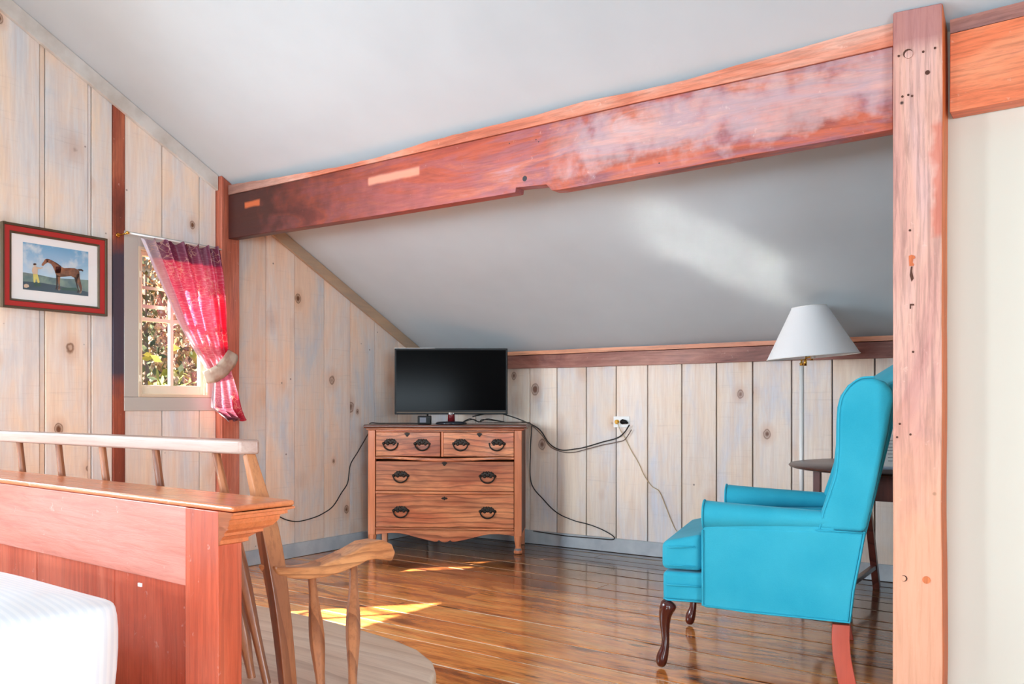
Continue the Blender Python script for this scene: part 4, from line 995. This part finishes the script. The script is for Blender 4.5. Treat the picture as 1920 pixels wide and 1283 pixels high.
# ---------------------------------------------------------------- curtain
XC = -4.135
Lp = [(262,446),(285,500),(311,556),(336,612),(361,655),(386,694)]
Rp = [(416,467),(424,520),(428,580),(430,630),(431,660),(432,678)]
def interp(P, t):
    f = t*(len(P)-1); i = min(int(f), len(P)-2); g = f-i; return (P[i][0]+(P[i+1][0]-P[i][0])*g, P[i][1]+(P[i+1][1]-P[i][1])*g)
cu_ = empty('curtain', 'crimson embroidered curtain tied back over the small window', 'curtain', (XC, 2.9, 0))
OC = Vector((XC,2.9,0))
def cf(s_, t):
    a, c = interp(Lp, t), interp(Rp, t); u = a[0]+(c[0]-a[0])*s_; v = a[1]+(c[1]-a[1])*s_
    if t < .02: v += 3*sin(s_*60)
    p = pX(u, v, XC); amp = .021*(1-.55*t)
    ph = s_*2*pi*6.6+1.7*sin(s_*7.3)+1.0*t*sin(s_*4)
    return Vector((XC+amp*sin(ph)+.004*sin(ph*2.3+2*t), p.y+.25*amp*cos(ph), p.z))-OC
n = NT('crimson_embroidered_silk'); uvn = n.node('ShaderNodeUVMap'); sp = n.node('ShaderNodeSeparateXYZ'); n.l.new(uvn.outputs[0], sp.inputs[0])
tc = n.node('ShaderNodeTexCoord')
mp_ = n.node('ShaderNodeMapping'); mp_.inputs['Scale'].default_value = (1,14,90); n.l.new(tc.outputs['Object'], mp_.inputs[0])
slub = n.noise(mp_.outputs[0], 2.5, 3, .7)
col = n.ramp(n.math('ADD', sp.outputs[1], n.math('MULTIPLY', n.math('SUBTRACT', slub, .5), .03)), ((.0,srgb(104,34,66)),(.125,srgb(122,36,74)),(.14,srgb(214,52,100)),(.6,srgb(218,78,118)),(1.0,srgb(200,124,136))))
col = n.mix(n.math('MULTIPLY', n.ramp(slub, ((.50,0.0),(.60,1.0))), n.ramp(sp.outputs[1], ((.13,.08),(.16,.42)))), col, srgb(250,206,214))
edge_ = n.ramp(sp.outputs[0], ((.0,1.0),(.10,.8),(.22,0.0)))
col = n.mix(n.math('MULTIPLY', edge_, .8), col, srgb(206,198,206))
edge2 = n.ramp(sp.outputs[0], ((.72,0.0),(.80,1.0))); col = n.mix(n.math('MULTIPLY', n.math('MULTIPLY', edge2, n.ramp(sp.outputs[1], ((.24,0.0),(.38,1.0)))), .85), col, srgb(206,14,58))
wv_ = n.node('ShaderNodeTexVoronoi', feature='DISTANCE_TO_EDGE'); wv_.inputs['Scale'].default_value = 30
dn = n.node('ShaderNodeTexNoise'); dn.inputs['Scale'].default_value = 9; n.l.new(tc.outputs['Object'], dn.inputs['Vector'])
va = n.node('ShaderNodeVectorMath', operation='MULTIPLY_ADD'); va.inputs[1].default_value = (.12,.12,.12); n.l.new(dn.outputs['Color'], va.inputs[0]); n.l.new(tc.outputs['Object'], va.inputs[2]); n.l.new(va.outputs[0], wv_.inputs['Vector'])
ln = n.ramp(wv_.outputs['Distance'], ((.02,1.0),(.06,0.0))); area = n.ramp(n.noise(tc.outputs['Object'], 7, 2), ((.50,0.0),(.56,1.0)))
emb = n.math('MULTIPLY', ln, area); col = n.mix(n.math('MULTIPLY', emb, .45), col, srgb(236,196,170))
df = n.node('ShaderNodeBsdfDiffuse'); tr = n.node('ShaderNodeBsdfTranslucent'); n.l.new(col, df.inputs[0]); n.l.new(col, tr.inputs[0])
thick = n.ramp(sp.outputs[1], ((.125,.12),(.14,.5)))
mx = n.node('ShaderNodeMixShader'); n.l.new(thick, mx.inputs[0]); n.l.new(df.outputs[0], mx.inputs[1]); n.l.new(tr.outputs[0], mx.inputs[2])
gs = n.node('ShaderNodeBsdfGlossy'); gs.inputs['Roughness'].default_value = .45; gs.inputs[0].default_value = (1,.8,.85,1); m2 = n.node('ShaderNodeMixShader'); m2.inputs[0].default_value = .05
n.l.new(mx.outputs[0], m2.inputs[1]); n.l.new(gs.outputs[0], m2.inputs[2]); n.l.new(m2.outputs[0], n.out.inputs[0]); M['curtain'] = n.m
b = MB(); b.grid(cf, 150, 50); b.build('panel', M['curtain'], cu_)
Lb = [(398,704),(396,728),(393,750),(392,764),(410,778),(424,790)]; Rb = [(430,692),(438,720),(446,750),(450,768),(455,782),(458,788)]
def cf2(s_, t):
    a, c = interp(Lb, t), interp(Rb, t); u = a[0]+(c[0]-a[0])*s_; v = a[1]+(c[1]-a[1])*s_+ (2*sin(s_*16) if t > .95 else 0); p = pX(u, v, XC)
    return Vector((XC+.006+.018*(.4+.6*t)*sin(s_*2*pi*3.2+.8), p.y, p.z))-OC
n2 = M['curtain'].copy(); n2.name = 'dusky_rose_silk_tail'
for nd in n2.node_tree.nodes:
    if nd.type == 'VALTORGB' and len(nd.color_ramp.elements) == 5:
        for e,c_ in zip(nd.color_ramp.elements, ((150,60,90),(170,80,104),(196,110,128),(176,84,110),(92,50,72))): e.color = srgb(*c_)
b = MB(); b.grid(cf2, 60, 24); b.build('lower_tail', n2, cu_)
# tieback band and rod
n = NT('beige_tieback_satin'); cc = n.coords((3,3,3), rnd=False); n.base(n.ramp(n.noise(cc, 5, 2), ((.42,srgb(214,192,172)),(.62,srgb(186,150,132))))); n.set(Roughness=.4); M['tieback'] = n.m
ce = [(390,708),(402,704),(416,694),(428,680),(437,668),(442,660)]; hw2 = [12,14,14,14,13,10]
def band(s_, t):
    f = s_*(len(ce)-1); i = min(int(f),len(ce)-2); g = f-i; u = ce[i][0]+(ce[i+1][0]-ce[i][0])*g; v = ce[i][1]+(ce[i+1][1]-ce[i][1])*g
    h = (hw2[i]+(hw2[i+1]-hw2[i])*g); dxy = Vector((ce[i+1][0]-ce[i][0], ce[i+1][1]-ce[i][1])).normalized(); nx, ny = -dxy.y, dxy.x
    off = -.5+t; p = pX(u+nx*h*2*off, v+ny*h*2*off, XC+.03)
    return Vector((XC+.030-.030*abs(2*s_-1)**2.5+.0015*sin(s_*22), p.y, p.z))-OC
b = MB(); b.grid(band, 30, 4); b.build('tieback', M['tieback'], cu_, solid=.004)
rd0, rd1 = pX(243,439,XC), pX(418,467,XC); rd1.z = rd0.z = (rd0.z+rd1.z)/2
rod = empty('curtain_rod', 'thin white curtain rod with brass end above the small window', 'curtain rod', rd0)
Lr = rd1.y-rd0.y
b = MB(); b.tube([(0,0,0),(0,Lr-.01,0)], .0045, 10); b.build('rod', M['white_enamel'], rod)
b = MB(); b.tube([(XL-XC+.007,-.004,0),(0,-.004,0)], .005, 8); b.ball((0,-.012,.0), .009); b.lathe([(.013,0),(.010,.004)], (XL-XC+.007,-.004,0), 12, M=Matrix.Rotation(pi/2,4,'Y')); b.build('bracket', M['brass'], rod)
b = MB(); b.tube([(XL-XC+.05,Lr-.012,0),(0,Lr-.012,0)], .005, 8); b.build('bracket', M['brass'], rod)

# ---------------------------------------------------------------- framed print
XP = XL+.022
c4 = [pX(u,v,XP) for u,v in ((6,415),(203,448),(199,593),(2,576))]
fy0, fy1 = (c4[0].y+c4[3].y)/2, (c4[1].y+c4[2].y)/2; fz1, fz0 = (c4[0].z+c4[1].z)/2, (c4[2].z+c4[3].z)/2
pw, ph_ = fy1-fy0, fz1-fz0
pf = empty('framed_print', 'red framed horse print left of the curtained window', 'picture', (XL+.001,(fy0+fy1)/2,(fz0+fz1)/2))
def rframe(name, o, i, x0, x1, mat):
    b = MB(); 
    R = lambda k,x: [(x,-pw/2+k,-ph_/2+k),(x,pw/2-k,-ph_/2+k),(x,pw/2-k,ph_/2-k),(x,-pw/2+k,ph_/2-k)]
    A = [[b.v(p) for p in R(o,0)],[b.v(p) for p in R(o,x0)],[b.v(p) for p in R(i,x1)],[b.v(p) for p in R(i,0)]]
    for q in range(4):
        for k_ in range(4): b.bm.faces.new((A[q][k_],A[q][(k_+1)%4],A[(q+1)%4][(k_+1)%4],A[(q+1)%4][k_]))
    return b.build(name, mat, pf, bevel=.001, seg=1)
rframe('outer_lip', 0, .011, .026, .022, M['frame_gold']); rframe('frame', .0115, .036, .019, .016, M['frame_red']); rframe('inner_lip', .0365, .046, .017, .013, M['frame_gold'])
b = MB(); b.box((.002,-pw/2+.04,-ph_/2+.04),(.008,pw/2-.04,ph_/2-.04)); b.build('mount', M['mat_white'], pf)
# print, in the photograph crop's own proportions (flat printed shapes)
PW, PH = pw*.625, ph_*.565; PYo, PZo = -pw*.315+.004, -ph_*.265
def q_(x, y_, lay=0):
    a = (x-286)/737; vt = 310+.163*(x-290); h = 560-.047*(x-290); c_ = (y_-vt)/h; return (.0088+.0003*lay, PYo+a*PW, PZo+(1-c_)*PH)
pm = [None]*8
n = NT('print_sky'); tc = n.node('ShaderNodeTexCoord'); sp = n.node('ShaderNodeSeparateXYZ'); n.l.new(tc.outputs['Object'], sp.inputs[0])
n.base(n.mix(n.ramp(n.noise(tc.outputs['Object'], 16, 4), ((.5,0.0),(.68,1.0))), n.ramp(n.math('MULTIPLY_ADD', sp.outputs[2], 4.2, .3), ((.1,srgb(196,224,240)),(.9,srgb(72,162,206)))), srgb(206,222,228))); n.set(Roughness=.35); pm[0] = n.m
n = NT('print_meadow'); tc = n.node('ShaderNodeTexCoord'); n.base(n.ramp(n.noise(tc.outputs['Object'], 24, 3), ((.35,srgb(96,124,128)),(.65,srgb(140,164,150))))); n.set(Roughness=.35); pm[1] = n.m
pm[2] = plain('print_dark_ground', srgb(70,92,104), .35)
n = NT('print_brown'); tc = n.node('ShaderNodeTexCoord'); n.base(n.ramp(n.noise(tc.outputs['Object'], 40, 2), ((.35,srgb(104,70,54)),(.65,srgb(158,108,76))))); n.set(Roughness=.35); pm[3] = n.m
pm[4] = plain('print_yellow', srgb(226,214,120), .35); pm[5] = plain('print_skin', srgb(214,190,164), .35); pm[6] = plain('print_green', srgb(62,96,84), .35); pm[7] = plain('print_dark_brown', srgb(60,40,34), .35)
b = MB()
b.face([q_(286,310),q_(1023,430),q_(1023,953),q_(286,868)], 0)
b.face([q_(286,668,1),q_(420,690,1),q_(620,735,1),q_(860,750,1),q_(1023,762,1),q_(1023,953,1),q_(286,868,1)], 1)
b.face([q_(286,775,2),q_(450,785,2),q_(640,820,2),q_(840,862,2),q_(1023,905,2),q_(1023,953,2),q_(286,868,2)], 2)
b.face([q_(700,850,2.5),q_(880,850,2.5),q_(900,890,2.5),q_(720,880,2.5)], 6)
horse_body = [(640,600),(700,600),(740,620),(800,618),(860,622),(900,636),(916,665),(918,705),(900,735),(858,735),(820,712),(760,718),(700,722),(660,722),(640,680)]
horse_neck = [(545,508),(565,515),(600,530),(650,560),(705,602),(700,680),(640,680),(628,640),(610,600),(590,570),(560,555),(540,545)]
head = [(490,592),(486,574),(508,542),(525,515),(545,508),(565,535),(545,560),(528,568),(506,592)]
for poly,mi in ((horse_body,3),(horse_neck,3),(head,3),([(652,700),(696,715),(690,770),(690,825),(695,868),(676,882),(664,874),(676,830),(670,780),(662,740)],3),([(648,700),(668,740),(668,800),(662,840),(656,872),(640,868),(650,830),(650,780)],7),
    ([(880,690),(918,690),(922,745),(936,800),(948,860),(940,895),(928,915),(914,915),(926,880),(908,830),(886,780)],3),([(852,720),(895,735),(888,790),(902,850),(915,893),(905,910),(886,908),(898,884),(876,805)],7),
    ([(895,632),(915,630),(946,632),(964,650),(956,662),(936,650),(914,652)],7),([(545,506),(572,514),(606,530),(660,562),(710,600),(690,600),(640,560),(590,528)],7),
    ([(668,866),(690,862),(697,876),(676,884)],5),([(922,898),(944,890),(934,918),(914,918)],5)):
    b.face([q_(x,y_,4) for x,y_ in poly], mi)
for poly,mi in (([(392,605),(430,600),(445,640),(442,692),(393,692),(380,650)],5),([(428,604),(470,612),(500,608),(500,618),(470,630),(436,628)],5),([(393,690),(442,690),(455,740),(466,788),(446,796),(426,742),(416,792),(400,788)],4),([(400,786),(418,790),(440,800),(470,788),(482,832),(452,838),(440,815),(432,840),(408,838)],6),
    ([(400,568),(424,566),(428,584),(420,600),(404,600),(396,584)],5),([(396,566),(412,560),(428,566),(430,580),(398,584)],7),([(295,815),(320,805),(345,815),(352,840),(325,852),(298,848)],5)):
    b.face([q_(x,y_,5) for x,y_ in poly], mi)
b.build('print', pm, pf, recalc=False)
b = MB(); b.box((.0120,-pw/2+.045,-ph_/2+.045),(.0128,pw/2-.045,ph_/2-.045)); b.build('glazing', M['glass'], pf)

# ================================================================ outside the window
n = NT('leafy_ground'); cc = n.coords((1,1,1), rnd=False); n.base(n.ramp(n.noise(cc, 3.5, 6, .7), ((.35,srgb(90,66,42)),(.5,srgb(166,128,84)),(.65,srgb(206,174,130))))); n.set(Roughness=.9); M['ground'] = n.m
n = NT('hillside_woods'); cc = n.coords((1,1,1), rnd=False); n.base(n.ramp(n.noise(cc, 1.6, 8, .8), ((.32,srgb(66,54,40)),(.46,srgb(150,128,92)),(.58,srgb(206,184,146)),(.7,srgb(236,226,200))))); n.set(Roughness=.95); M['woods'] = n.m
def gz(x, y_):                                           # falls away from the house, rises into a wooded bank to the left
    d = -x-4.6; return -2.6 + max(0,d-9)*.42 + .5*noise.noise(Vector((x*.2,y_*.2,0)))
b = MB(); b.grid(lambda a,c: (-4.8-46*a, -14+52*c, gz(-4.8-46*a, -14+52*c)), 46, 52, uv=False); g_ = tag(b.build('yard_ground', M['ground']), kind='structure')
M['bark'] = plain('grey_brown_bark', srgb(104,84,68), .9)
leafm = []
for nm,c1,c2 in (('leaf_yellow_green',srgb(112,114,36),srgb(160,154,58)),('leaf_dark_green',srgb(40,54,26),srgb(78,86,40)),('leaf_rust',srgb(124,78,42),srgb(186,140,88)),('leaf_tan',srgb(110,90,66),srgb(180,158,126))):
    n = NT(nm); cc = n.coords((1,1,1), rnd=False); n.base(n.ramp(n.noise(cc, 9, 2), ((.35,c1),(.65,c2)))); n.set(Roughness=.8); leafm.append(n.m)
rt_ = random.Random(11)
def tree(x, y_, h, r, mi, label, nl=1400, ls=.07):
    z0 = gz(x,y_)-.05; t = empty('tree', label, 'tree', (x,y_,z0), group='trees outside the small window')
    b = MB(); b.tube([(0,0,0),(.05,.02,h*.3),(-.03,.06,h*.6),(.03,0,h*.92)], [.13,.10,.06,.02], 8)
    tips = []
    for i in range(16):
        a = rt_.uniform(0,2*pi); zz = h*rt_.uniform(.22,.85); L = r*rt_.uniform(.5,1)*(1.15-zz/h*.6)
        e = Vector((cos(a)*L, sin(a)*L, zz+L*rt_.uniform(.1,.6))); b.tube([(0,0,zz),e*.5+Vector((0,0,zz*.5+.03)),e], [.035,.02,.006], 5); tips.append((Vector((0,0,zz)),e))
    b.build('trunk', M['bark'], t)
    b = MB()
    for i in range(nl):
        p,e = rt_.choice(tips); c_ = p.lerp(e, rt_.uniform(.25,1.05))+Vector([rt_.gauss(0,r*.16) for _ in range(3)])
        q = Euler([rt_.uniform(0,6.28) for _ in range(3)]).to_matrix(); s_ = ls*rt_.uniform(.6,1.4)
        b.face([c_+q@Vector(v) for v in ((-s_,0,0),(0,-s_*.5,0),(s_,0,0),(0,s_*.5,0))])
    tag(b.build('foliage', leafm[mi], t, recalc=False), kind='stuff')
names = ['yellow green shrubby tree nearest the small window','dark green bushy tree outside the small window','rust leaved tree beyond the small window','pale tan bare looking tree up the bank']
# straight out through the panes the view runs towards -x with a little +y
for i,(u,dist,h,r,mi) in enumerate(((285,9,4.2,1.3,0),(345,10.5,3.6,1.2,2),(270,13,6.5,1.8,1),(318,15,7,1.9,3),(372,14,6.5,1.8,3),(300,22,8,2.2,2),(360,23,8,2.2,3))):
    p = pT(u,762,dist*1.1); tree(p.x,p.y,h,r,mi,names[mi]+[' at its left side',' lower right of the pane',' behind the yellow green one',' in the centre',' at the right edge',' far up the slope',' far right on the slope'][i])
b = MB(); b.grid(lambda a,c: (-34-6*a, -10+60*c, gz(-34,0)+6*a+11*a+.8*noise.noise(Vector((a*5,c*30,2)))), 12, 60, uv=False); b.build('wooded_bank', M['woods'], g_)
